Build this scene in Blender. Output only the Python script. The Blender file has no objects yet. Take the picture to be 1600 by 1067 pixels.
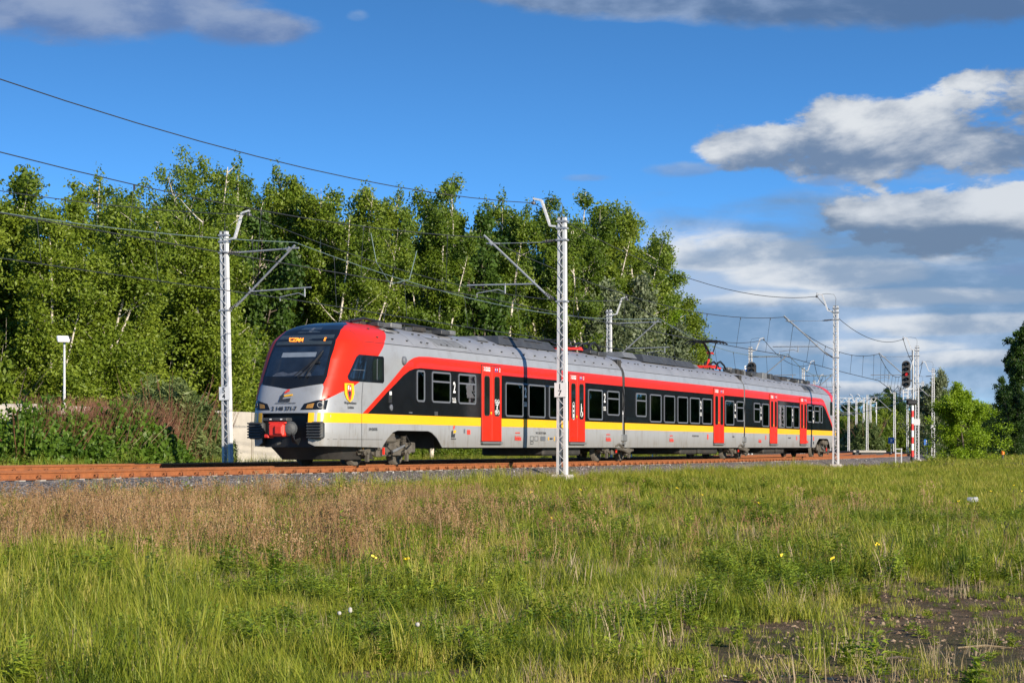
import bpy, bmesh, math, random
import numpy as np
from mathutils import Vector, Matrix, noise
from mathutils.geometry import tessellate_polygon
R = math.radians
rnd = random.Random(7)
rng = np.random.default_rng(11)
sc = bpy.context.scene
COL = sc.collection

# ------------------------------------------------------------------ camera, light, exposure
cam_d = bpy.data.cameras.new('camera'); cam = bpy.data.objects.new('camera', cam_d); COL.objects.link(cam)
cam.location = (0, 0, 0.5); cam.rotation_euler = (R(90), 0, 0)
cam_d.sensor_width = 36; cam_d.lens = 67.5; cam_d.shift_y = (699 - 533.5) / 1600
cam_d.clip_start = 0.5; cam_d.clip_end = 6000
sc.camera = cam
SUN_EL = 20.0
SUN_DIR = Vector((0.69 * math.cos(R(SUN_EL)), -0.725 * math.cos(R(SUN_EL)), math.sin(R(SUN_EL)))).normalized()
sun_d = bpy.data.lights.new('sun', 'SUN'); sun_d.energy = 4.8; sun_d.angle = R(0.5); sun_d.color = (1.0, 0.885, 0.72)
sun = bpy.data.objects.new('sun', sun_d); COL.objects.link(sun)
sun.rotation_euler = SUN_DIR.to_track_quat('Z', 'Y').to_euler()
sc.view_settings.view_transform = 'Standard'; sc.view_settings.look = 'None'
sc.view_settings.exposure = 0.65; sc.view_settings.gamma = 1.0
sc.view_settings.use_curve_mapping = False

class NT:
    """small helper for node graphs"""
    def __init__(s, tree): s.t = tree; s.n = tree.nodes; s.l = tree.links
    def node(s, typ, **kw):
        nd = s.n.new(typ)
        for k, v in kw.items(): setattr(nd, k, v)
        return nd
    def put(s, sock, v):
        if hasattr(v, 'is_output'): s.l.new(v, sock)
        elif isinstance(v, (tuple, list)) and len(v) == 3 and sock.type == 'RGBA': sock.default_value = (*v, 1)
        else: sock.default_value = v
    def math(s, op, a, b=0.0, c=None, clamp=False):
        nd = s.node('ShaderNodeMath', operation=op, use_clamp=clamp); s.put(nd.inputs[0], a); s.put(nd.inputs[1], b)
        if c is not None: s.put(nd.inputs[2], c)
        return nd.outputs[0]
    def noise(s, vec, scale, detail=4, rough=0.55, dist=0.0):
        nd = s.node('ShaderNodeTexNoise'); nd.inputs['Scale'].default_value = scale; nd.inputs['Detail'].default_value = detail
        nd.inputs['Roughness'].default_value = rough; nd.inputs['Distortion'].default_value = dist
        if vec is not None: s.l.new(vec, nd.inputs['Vector'])
        return nd.outputs['Fac']
    def ramp(s, fac, stops):
        nd = s.node('ShaderNodeValToRGB'); e = nd.color_ramp.elements
        while len(e) < len(stops): e.new(0.5)
        for i, (p, c) in enumerate(stops):
            e[i].position = p; e[i].color = (*c, 1) if not isinstance(c, (int, float)) else (c, c, c, 1)
        s.l.new(fac, nd.inputs[0]); return nd.outputs[0]
    def mix(s, fac, a, b, blend='MIX'):
        nd = s.node('ShaderNodeMix', data_type='RGBA', blend_type=blend)
        s.put(nd.inputs[0], fac); s.put(nd.inputs[6], a); s.put(nd.inputs[7], b); return nd.outputs[2]
    def step(s, v, a, b):
        nd = s.node('ShaderNodeMapRange', interpolation_type='SMOOTHSTEP', clamp=True)
        s.put(nd.inputs[0], v); s.put(nd.inputs[1], a); s.put(nd.inputs[2], b); return nd.outputs[0]

world = bpy.data.worlds.new('World'); sc.world = world; world.use_nodes = True
w = NT(world.node_tree); w.n.clear()
sky = w.node('ShaderNodeTexSky', sky_type='NISHITA', sun_disc=False)
sky.sun_elevation = R(SUN_EL); sky.sun_rotation = math.atan2(SUN_DIR.x, SUN_DIR.y)
sky.air_density = 1.0; sky.dust_density = 0.4; sky.ozone_density = 2.5; sky.altitude = 200
tc = w.node('ShaderNodeTexCoord')
lift = w.node('ShaderNodeVectorMath', operation='MULTIPLY_ADD'); w.l.new(tc.outputs['Generated'], lift.inputs[0]); lift.inputs[1].default_value = (1, 1, 2.9); lift.inputs[2].default_value = (0, 0, .05)
w.l.new(lift.outputs[0], sky.inputs[0]) if sky.inputs else None
sep = w.node('ShaderNodeSeparateXYZ'); w.l.new(tc.outputs['Generated'], sep.inputs[0])
dx, dy, dz = sep.outputs
az = w.math('ARCTAN2', dx, dy); el = w.math('ARCSINE', dz)
vs = w.node('ShaderNodeVectorMath', operation='MULTIPLY'); w.l.new(tc.outputs['Generated'], vs.inputs[0]); vs.inputs[1].default_value = (1, 1, 2.2)
nA = w.noise(vs.outputs[0], 9, 9, 0.56, 0.3)
nB = w.noise(vs.outputs[0], 26, 8, 0.60, 0.2)
nC = w.noise(vs.outputs[0], 3.2, 3, 0.5)
nD = w.noise(vs.outputs[0], 60, 6, 0.6, 0.2)
nfine = w.math('ADD', w.math('ADD', w.math('MULTIPLY', nA, 0.5), w.math('MULTIPLY', nB, 0.36)), w.math('MULTIPLY', nD, 0.14))
# shifted sample of the same noise: how much cloud stands between a point and the light above
vo = w.node('ShaderNodeVectorMath', operation='ADD'); w.l.new(vs.outputs[0], vo.inputs[0]); vo.inputs[1].default_value = (0.012, 0, 0.035)
nA2 = w.noise(vo.outputs[0], 9, 9, 0.56, 0.3)
relief = w.math('SUBTRACT', nA, nA2)
def cl(px, py): return (px - 800) / 3000.0, (699 - py) / 3000.0
def blob(px, py, rx, ry, amp, flat=1.0):
    a0, e0 = cl(px, py)
    u = w.math('DIVIDE', w.math('SUBTRACT', az, a0), rx / 3000.0)
    v = w.math('DIVIDE', w.math('SUBTRACT', el, e0), ry / 3000.0)
    v2 = w.math('MULTIPLY', w.math('MINIMUM', v, 0.0), flat)          # a flat underside falls off faster
    vv = w.math('ADD', w.math('MAXIMUM', v, 0.0), w.math('ABSOLUTE', v2))
    d = w.math('SQRT', w.math('ADD', w.math('MULTIPLY', u, u), w.math('MULTIPLY', vv, vv)))
    m = w.math('MULTIPLY', w.math('SUBTRACT', 1.0, w.step(d, 0.25, 1.35)), amp)
    return m, v
def cloud(base, blobs, thr, soft, lit, shade, opac, nz=None, namp=1.15, vb=0.3):
    tot = None; vsum = None
    for b in blobs:
        m, v = blob(*b); tot = m if tot is None else w.math('MAXIMUM', tot, m)
        mv = w.math('MULTIPLY', m, v); vsum = mv if vsum is None else w.math('ADD', vsum, mv)
    nn = nfine if nz is None else nz
    dens = w.math('ADD', tot, w.math('MULTIPLY', w.math('SUBTRACT', nn, 0.5), w.math('MULTIPLY', w.step(tot, 0.02, 0.3), namp * 2)))
    al = w.math('MULTIPLY', w.step(dens, thr, thr + soft), opac)
    lt = w.math('ADD', w.math('MULTIPLY', vsum, vb), w.math('MULTIPLY', relief, 2.6))
    lt = w.math('ADD', lt, w.math('MULTIPLY', w.math('SUBTRACT', nB, 0.5), 0.55))
    lt = w.step(lt, -0.22, 0.48)
    return w.mix(al, base, w.mix(lt, shade, lit))
hs = w.node('ShaderNodeHueSaturation'); hs.inputs['Saturation'].default_value = 1.12; hs.inputs['Value'].default_value = 1.08
w.l.new(sky.outputs[0], hs.inputs['Color'])
c = w.mix(1.0, hs.outputs[0], (.62, 1.0, 1.20), 'MULTIPLY')
K = 1 / (0.14 * 1.57)     # colours below are as displayed, before background strength and exposure
def kc(r, g, b): return (r * K, g * K, b * K)
# general broken cloud far from the view, so the sky goes on round the horizon
gen = w.math('MULTIPLY', w.step(w.math('ADD', w.math('MULTIPLY', nC, 0.6), w.math('MULTIPLY', nA, 0.5)), 0.60, 0.74), w.step(w.math('ABSOLUTE', az), 0.32, 0.6))
c = w.mix(w.math('MULTIPLY', gen, 0.75), c, kc(0.42, 0.47, 0.56))
vst = w.node('ShaderNodeVectorMath', operation='MULTIPLY'); w.l.new(tc.outputs['Generated'], vst.inputs[0]); vst.inputs[1].default_value = (1, 1, 4.2)
nS = w.math('ADD', w.math('MULTIPLY', w.noise(vst.outputs[0], 13, 8, .6, .4), .7), w.math('MULTIPLY', nB, .3))
c = cloud(c, [(1380, 490, 560, 230, 1.15), (1650, 430, 400, 190, 1.0), (1180, 600, 460, 80, .8)], 0.22, 0.8, kc(.42, .53, .70), kc(.19, .30, .46), 0.92, nz=nS, namp=.9, vb=.0)
c = cloud(c, [(1150, 395, 210, 40, 1.0), (1290, 430, 200, 34, 1.0), (1420, 470, 280, 22, .85), (1480, 510, 240, 24, .85), (1560, 565, 280, 20, .75), (1300, 545, 260, 18, .7), (1190, 470, 150, 20, .75), (1250, 610, 300, 16, .7), (1480, 415, 90, 14, .6)], 0.40, 0.42, kc(.74, .78, .83), kc(.30, .40, .55), 0.94, nz=nS, namp=.9, vb=.5)
c = cloud(c, [(1470, 350, 215, 68, 1.25), (1340, 366, 90, 40, 1.1), (1640, 330, 140, 64, 1.1)], 0.47, 0.44, kc(.70, .74, .79), kc(.16, .24, .37), 0.95, namp=3.6, vb=.28)
c = cloud(c, [(1420, 236, 300, 96, 1.25, 1.3), (1200, 238, 130, 56, 1.1, 1.1), (1600, 205, 260, 112, 1.25, 1.1)], 0.46, 0.42, kc(.76, .79, .82), kc(.17, .25, .39), 0.97, namp=2.9, vb=.32)
c = cloud(c, [(1068, 270, 80, 18, .85), (915, 281, 60, 10, .7), (1290, 290, 60, 13, .9), (1570, 432, 70, 16, .8), (560, 40, 30, 16, .6)], 0.42, 0.5, kc(.34, .46, .66), kc(.20, .31, .52), 0.65)
c = cloud(c, [(130, 14, 360, 82, 1.2), (390, 58, 130, 40, 1.05), (-150, 10, 200, 80, 1.0)], 0.36, 0.6, kc(.34, .41, .56), kc(.14, .22, .42), 0.85, namp=1.3, vb=.25)
c = cloud(c, [(1440, 4, 420, 74, 1.4), (1000, 0, 360, 46, 1.2), (1230, 16, 220, 50, 1.2), (1480, -120, 460, 100, 1.1)], 0.36, 0.55, kc(.27, .37, .56), kc(.10, .18, .34), 0.92, namp=1.3, vb=.25)
bg = w.node('ShaderNodeBackground'); bg.inputs[1].default_value = 0.14; w.l.new(c, bg.inputs[0])
wo = w.node('ShaderNodeOutputWorld'); w.l.new(bg.outputs[0], wo.inputs[0])

# ------------------------------------------------------------------ materials
def new_mat(name):
    m = bpy.data.materials.new(name); m.use_nodes = True; g = NT(m.node_tree); g.n.clear()
    out = g.node('ShaderNodeOutputMaterial'); b = g.node('ShaderNodeBsdfPrincipled'); g.l.new(b.outputs[0], out.inputs[0])
    return m, g, b, out
def simple(name, col, rough=0.5, metal=0.0, var=0.12, vscale=3.0, spec=0.5, coat=0.0, dirt=None, bump=0.0, bscale=40, emit=None):
    m, g, b, out = new_mat(name)
    t = g.node('ShaderNodeTexCoord').outputs['Object']
    n = g.noise(t, vscale, 6, 0.6)
    lo = tuple(x * (1 - var) for x in col); hi = tuple(min(1, x * (1 + var)) for x in col)
    c = g.ramp(n, [(0.3, lo), (0.7, hi)])
    if dirt:
        n2 = g.noise(t, dirt[1], 8, 0.7); c = g.mix(g.math('MULTIPLY', g.step(n2, 0.5, 0.75), dirt[2]), c, dirt[0])
    g.l.new(c, b.inputs['Base Color'])
    n3 = g.noise(t, vscale * 2.3, 4, 0.6)
    g.l.new(g.math('ADD', rough - 0.06, g.math('MULTIPLY', n3, 0.12)), b.inputs['Roughness'])
    b.inputs['Metallic'].default_value = metal; b.inputs['Specular IOR Level'].default_value = spec
    b.inputs['Coat Weight'].default_value = coat; b.inputs['Coat Roughness'].default_value = 0.08
    if bump:
        bn = g.node('ShaderNodeBump'); bn.inputs['Strength'].default_value = bump; bn.inputs['Distance'].default_value = 0.02
        g.l.new(g.noise(t, bscale, 5, 0.6), bn.inputs['Height']); g.l.new(bn.outputs[0], b.inputs['Normal'])
    if emit:
        b.inputs['Emission Color'].default_value = (*emit[0], 1); b.inputs['Emission Strength'].default_value = emit[1]
    return m
M = {}
M['silver'] = simple('silver_paint', (.325, .335, .35), .38, .2, .06, 1.2, coat=.1, dirt=((.17, .155, .135), 1.6, .45))
M['roof_silver'] = simple('roof_silver_paint', (.27, .275, .29), .42, .2, .10, 1.0, dirt=((.12, .12, .12), 1.4, .5))
def skirt_mat():
    m, g, b, out = new_mat('silver_skirt_with_brake_dust')
    t = g.node('ShaderNodeTexCoord').outputs['Object']; sp = g.node('ShaderNodeSeparateXYZ'); g.l.new(t, sp.inputs[0])
    mp = g.node('ShaderNodeMapping'); mp.inputs['Scale'].default_value = (6, 6, .7); g.l.new(t, mp.inputs[0])
    st = g.noise(mp.outputs[0], 1.6, 6, .65); bl = g.noise(t, 1.3, 5, .6)
    f = g.math('ADD', g.math('MULTIPLY', g.step(sp.outputs[2], 1.15, .45), .42), g.math('MULTIPLY', g.step(g.math('ADD', g.math('MULTIPLY', st, .6), g.math('MULTIPLY', bl, .4)), .48, .68), .45), clamp=True)
    g.l.new(g.mix(f, (.33, .34, .355), (.165, .14, .11)), b.inputs['Base Color']); b.inputs['Roughness'].default_value = .5; b.inputs['Metallic'].default_value = .15
    return m
M['skirt'] = skirt_mat()
M['red'] = simple('red_paint', (.62, .020, .003), .34, 0, .04, 1.5, spec=.35)
M['door_red'] = simple('door_red_paint', (.64, .020, .003), .34, 0, .03, 1.5, spec=.35)
M['yellow'] = simple('yellow_paint', (.84, .43, .010), .36, 0, .03, 1.5, spec=.35)
M['black'] = simple('gloss_black_paint', (.008, .009, .011), .12, 0, .2, 2, spec=.4)
M['rubber'] = simple('black_rubber', (.018, .018, .02), .6, 0, .2, 6)
M['glass'] = simple('dark_tinted_glass', (.010, .016, .014), .035, 0, .5, 1.3, spec=.6)
M['wglass'] = simple('windscreen_glass', (.010, .016, .028), .04, 0, .6, 1.6, spec=.7)
M['frame'] = simple('window_frame_grey', (.13, .14, .16), .45, .1, .05)
M['equip'] = simple('roof_equipment_grey', (.045, .048, .052), .6, .1, .3, 2, dirt=((.09, .08, .065), 3, .6))
M['equip_light'] = simple('equipment_light_grey', (.16, .165, .17), .55, .2, .2, 2, dirt=((.08, .07, .06), 3, .5))
M['under'] = simple('underframe_dark', (.030, .028, .026), .75, 0, .3, 3, dirt=((.075, .055, .038), 4, .6))
M['bogie'] = simple('bogie_dusty_grey', (.10, .088, .072), .75, .1, .3, 4, dirt=((.05, .040, .03), 6, .7), bump=.3)
M['steel'] = simple('worn_steel', (.28, .26, .24), .4, .7, .2, 4)
M['orange_red'] = simple('coupler_red', (.72, .035, .018), .4, 0, .1, 4)
M['cable'] = simple('cable_black', (.012, .012, .013), .5, 0, .1, 4)
M['white'] = simple('white_print', (.72, .72, .72), .5, 0, .03)
M['darkprint'] = simple('dark_print', (.03, .032, .036), .5, 0, .03)
M['blueprint'] = simple('blue_print', (.03, .05, .22), .5, 0, .03)
M['redprint'] = simple('red_print', (.70, .05, .03), .5, 0, .03)
M['amber'] = simple('amber_display', (.8, .25, .02), .5, 0, .02, emit=((1, .24, .02), 1.3))
M['amber_lamp'] = simple('amber_lamp', (.45, .22, .05), .25, .3, .3, 30)
M['panel_dark'] = simple('display_panel', (.035, .045, .052), .12, 0, .15, 3)
M['visor'] = simple('sun_blind', (.16, .19, .23), .5, 0, .15, 3)
M['dash'] = simple('dashboard', (.05, .06, .08), .5, 0, .5, 7)
M['skin'] = simple('passenger_skin', (.35, .18, .12), .6, 0, .1)
M['seat_y'] = simple('seat_yellow', (.50, .36, .03), .7, 0, .1)
M['seat_r'] = simple('seat_rust', (.28, .09, .035), .7, 0, .3, 8)
M['seat_blue'] = simple('seat_dark_blue', (.03, .04, .09), .8, 0, .1)
M['floor_grey'] = simple('saloon_floor', (.12, .12, .12), .8, 0, .1)
M['ceil'] = simple('saloon_ceiling', (.5, .5, .48), .6, 0, .03)
M['glass_panel'] = simple('partition_panel', (.20, .22, .22), .2, 0, .1)
M['jacket'] = simple('rust_jacket', (.42, .13, .04), .8, 0, .1)
M['hair'] = simple('dark_red_hair', (.14, .03, .015), .7, 0, .2)
M['coat_dark'] = simple('dark_coat', (.03, .03, .04), .8, 0, .2)
def tinted():
    m, g, b, out = new_mat('tinted_window')
    tr = g.node('ShaderNodeBsdfTransparent'); tr.inputs[0].default_value = (.42, .47, .42, 1)
    gl = g.node('ShaderNodeBsdfGlossy'); gl.inputs['Roughness'].default_value = .015; gl.inputs[0].default_value = (.9, .95, 1, 1)
    fr = g.node('ShaderNodeFresnel'); fr.inputs[0].default_value = 1.6
    bn = g.node('ShaderNodeBump'); bn.inputs['Strength'].default_value = .06; bn.inputs['Distance'].default_value = .02; g.l.new(g.noise(g.node('ShaderNodeTexCoord').outputs['Object'], 2.2, 2, .5), bn.inputs['Height']); g.l.new(bn.outputs[0], gl.inputs['Normal'])
    mx = g.node('ShaderNodeMixShader'); g.l.new(g.math('MULTIPLY', fr.outputs[0], 1.6, clamp=True), mx.inputs[0]); g.l.new(tr.outputs[0], mx.inputs[1]); g.l.new(gl.outputs[0], mx.inputs[2]); g.l.new(mx.outputs[0], out.inputs[0]); return m
M['tint'] = tinted()
M['curt'] = simple('window_greenish', (.035, .05, .02), .15, 0, .8, 5)
M['mast'] = simple('galvanised_white', (.60, .605, .61), .5, .0, .08, 1.5, dirt=((.36, .33, .29), 2.5, .4))
M['mast_blue'] = simple('mast_base_paint', (.55, .56, .58), .5, 0, .1, 2, dirt=((.3, .27, .24), 5, .4))
M['galv'] = simple('galvanised_grey', (.33, .345, .36), .5, .4, .12, 3)
M['insul'] = simple('brown_insulator', (.09, .085, .085), .3, 0, .2)
M['wire'] = simple('wire_dark', (.045, .048, .05), .5, .3, .1)
M['wire_green'] = simple('wire_patina', (.16, .22, .21), .5, .3, .1)
M['plate'] = simple('number_plate_white', (.78, .78, .77), .5, 0, .03)
M['rust'] = simple('rail_rust', (.27, .088, .026), .85, .05, .22, 6, dirt=((.20, .065, .02), 14, .7), bump=.3, bscale=60)
M['railhead'] = simple('rail_head_rust', (.24, .105, .05), .6, .2, .2, 5, dirt=((.13, .07, .04), 9, .6))
M['clip'] = simple('clip_rust', (.22, .075, .028), .8, .1, .3, 10)
M['concrete'] = simple('concrete', (.36, .33, .285), .9, 0, .15, 1.5, dirt=((.20, .175, .14), 2.2, .7), bump=.4, bscale=12)
M['concrete_l'] = simple('weathered_concrete', (.44, .41, .36), .9, 0, .15, 2, dirt=((.24, .21, .17), 4, .6), bump=.3, bscale=20)
M['tarp'] = simple('black_tarp', (.015, .016, .02), .5, 0, .3, 4)
M['signal_black'] = simple('signal_black', (.016, .016, .018), .5, 0, .2)
M['signal_red'] = simple('signal_red_paint', (.62, .03, .03), .5, 0, .05)
M['lamp_red'] = simple('red_lamp', (.4, .01, .01), .3, 0, .05, emit=((1, .03, .03), .35))
M['lens_dark'] = simple('signal_lens', (.02, .022, .03), .1, 0, .05)
M['blue_sign'] = simple('blue_sign', (.02, .13, .50), .45, 0, .04)
M['orange'] = simple('orange_cap', (.85, .22, .02), .5, 0, .05)
M['brick'] = simple('dark_brick', (.22, .12, .08), .85, 0, .3, 5)
M['litter'] = simple('faded_plastic', (.34, .35, .35), .5, 0, .1)

def leaf_mat(name, cols, trans=.35, rand=.35, rough=.5, nscale=.35, namp=.9):
    m, g, b, out = new_mat(name)
    oi = g.node('ShaderNodeObjectInfo'); at = g.node('ShaderNodeAttribute', attribute_name='tone')
    geo = g.node('ShaderNodeNewGeometry')
    n = g.noise(geo.outputs['Position'], nscale, 3, .6)
    f = g.math('ADD', g.math('MULTIPLY', oi.outputs['Random'], rand), g.math('MULTIPLY', at.outputs['Fac'], .45))
    f = g.math('ADD', f, g.math('MULTIPLY', g.math('SUBTRACT', n, .5), namp), clamp=True)
    k = len(cols); c = g.ramp(f, [(i / (k - 1) * .9 + .02, cc) for i, cc in enumerate(cols)])
    g.l.new(c, b.inputs['Base Color']); b.inputs['Roughness'].default_value = rough; b.inputs['Specular IOR Level'].default_value = .35
    if trans:
        tr = g.node('ShaderNodeBsdfTranslucent'); g.l.new(g.mix(.5, c, (1, 1, .25), 'MULTIPLY'), tr.inputs[0])
        mx = g.node('ShaderNodeMixShader'); mx.inputs[0].default_value = trans
        g.l.new(b.outputs[0], mx.inputs[1]); g.l.new(tr.outputs[0], mx.inputs[2]); g.l.new(mx.outputs[0], out.inputs[0])
    return m
M['leaf_birch'] = leaf_mat('birch_leaves', [(.058, .102, .010), (.114, .180, .014), (.186, .246, .022), (.246, .300, .036)])
M['leaf_light'] = leaf_mat('young_birch_leaves', [(.100, .153, .012), (.165, .230, .018), (.230, .295, .028), (.283, .336, .047)])
M['leaf_dark'] = leaf_mat('dark_leaves', [(.018, .048, .008), (.039, .086, .011), (.069, .127, .015), (.103, .167, .021)])
M['leaf_lime'] = leaf_mat('lime_leaves', [(.10, .19, .008), (.17, .28, .010), (.24, .36, .015), (.31, .42, .03)])
M['leaf_silver'] = leaf_mat('silver_leaves', [(.06, .085, .035), (.12, .155, .07), (.20, .24, .13), (.32, .35, .24)])
M['leaf_willow'] = leaf_mat('willow_leaves', [(.081, .127, .034), (.127, .178, .052), (.184, .230, .075), (.241, .276, .115)])
M['leaf_bramble'] = leaf_mat('bramble_leaves', [(.039, .094, .011), (.083, .160, .015), (.132, .220, .022), (.209, .187, .044)])
M['twig'] = leaf_mat('dry_red_twigs', [(.13, .055, .032), (.21, .10, .06), (.28, .16, .09), (.40, .29, .18)], 0)
M['grass'] = leaf_mat('grass_blades', [(0.109, .160, .013), (0.234, .282, .023), (0.365, .371, .044), (0.584, .474, .154)], .42, .40, nscale=.8, namp=1.4)
M['grass_dry'] = leaf_mat('dry_grass', [(.19, .10, .045), (.27, .155, .070), (.37, .235, .115), (.48, .36, .20)], .15, .4)
M['straw'] = leaf_mat('pale_straw', [(.27, .20, .11), (.35, .27, .16), (.43, .35, .22)], .15, .4)
M['weed'] = leaf_mat('weed_leaves', [(0.100, .163, .013), (0.186, .263, .020), (0.285, .350, .030), (0.385, .413, .050)], .3, .4)
M['flower'] = simple('yellow_petals', (.85, .62, .02), .5, 0, .05)
M['fluff'] = simple('seed_head_grey', (.42, .40, .36), .9, 0, .05)
M['trunk'] = None
def bark():
    m, g, b, out = new_mat('birch_bark')
    t = g.node('ShaderNodeTexCoord').outputs['Object']
    mp = g.node('ShaderNodeMapping'); mp.inputs['Scale'].default_value = (1, 1, 2.4); g.l.new(t, mp.inputs[0])
    n = g.noise(mp.outputs[0], 1.7, 7, .7)
    c = g.ramp(n, [(.36, (.055, .045, .038)), (.46, (.50, .44, .36)), (.7, (.72, .66, .57))])
    g.l.new(c, b.inputs['Base Color']); b.inputs['Roughness'].default_value = .8
    return m
M['trunk'] = bark()
M['bark_dark'] = simple('grey_bark', (.10, .078, .058), .85, 0, .3, 4)

def ground_mat():
    m, g, b, out = new_mat('soil_and_turf')
    p = g.node('ShaderNodeNewGeometry').outputs['Position']
    n1 = g.noise(p, .35, 5, .6); n2 = g.noise(p, 3.5, 8, .7); n3 = g.noise(p, 22, 6, .7)
    soil = g.ramp(n2, [(.3, (.09, .055, .03)), (.5, (.22, .145, .085)), (.75, (.36, .26, .17))])
    turf = g.ramp(n3, [(.3, (.035, .050, .012)), (.7, (.085, .105, .03))])
    f = g.math('ADD', g.math('MULTIPLY', n1, .7), g.math('MULTIPLY', n3, .4))
    g.l.new(g.mix(g.math('MULTIPLY', g.step(f, .50, .66), .7), soil, turf), b.inputs['Base Color']); b.inputs['Roughness'].default_value = .95
    b.inputs['Specular IOR Level'].default_value = .15
    bn = g.node('ShaderNodeBump'); bn.inputs['Strength'].default_value = 1.0; bn.inputs['Distance'].default_value = .12
    g.l.new(g.math('ADD', n3, n2), bn.inputs['Height']); g.l.new(bn.outputs[0], b.inputs['Normal'])
    return m
M['ground'] = ground_mat()
def ballast_mat():
    m, g, b, out = new_mat('ballast_bed')
    p = g.node('ShaderNodeNewGeometry').outputs['Position']
    v = g.node('ShaderNodeTexVoronoi'); v.inputs['Scale'].default_value = 17; g.l.new(p, v.inputs['Vector'])
    sp = g.node('ShaderNodeSeparateColor'); g.l.new(v.outputs['Color'], sp.inputs[0])
    c = g.ramp(sp.outputs[0], [(.1, (.13, .105, .085)), (.5, (.23, .20, .18)), (.9, (.34, .31, .29))])
    c = g.mix(g.step(v.outputs['Distance'], .35, .75), c, (.05, .04, .032))
    g.l.new(c, b.inputs['Base Color']); b.inputs['Roughness'].default_value = .9
    bn = g.node('ShaderNodeBump'); bn.inputs['Strength'].default_value = 1; bn.inputs['Distance'].default_value = .05; bn.invert = True
    g.l.new(v.outputs['Distance'], bn.inputs['Height']); g.l.new(bn.outputs[0], b.inputs['Normal'])
    return m
M['ballast'] = ballast_mat()
M['stone'] = leaf_mat('ballast_stone', [(.15, .12, .10), (.24, .21, .19), (.34, .31, .29), (.44, .42, .40)], 0, .9, .9)

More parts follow.
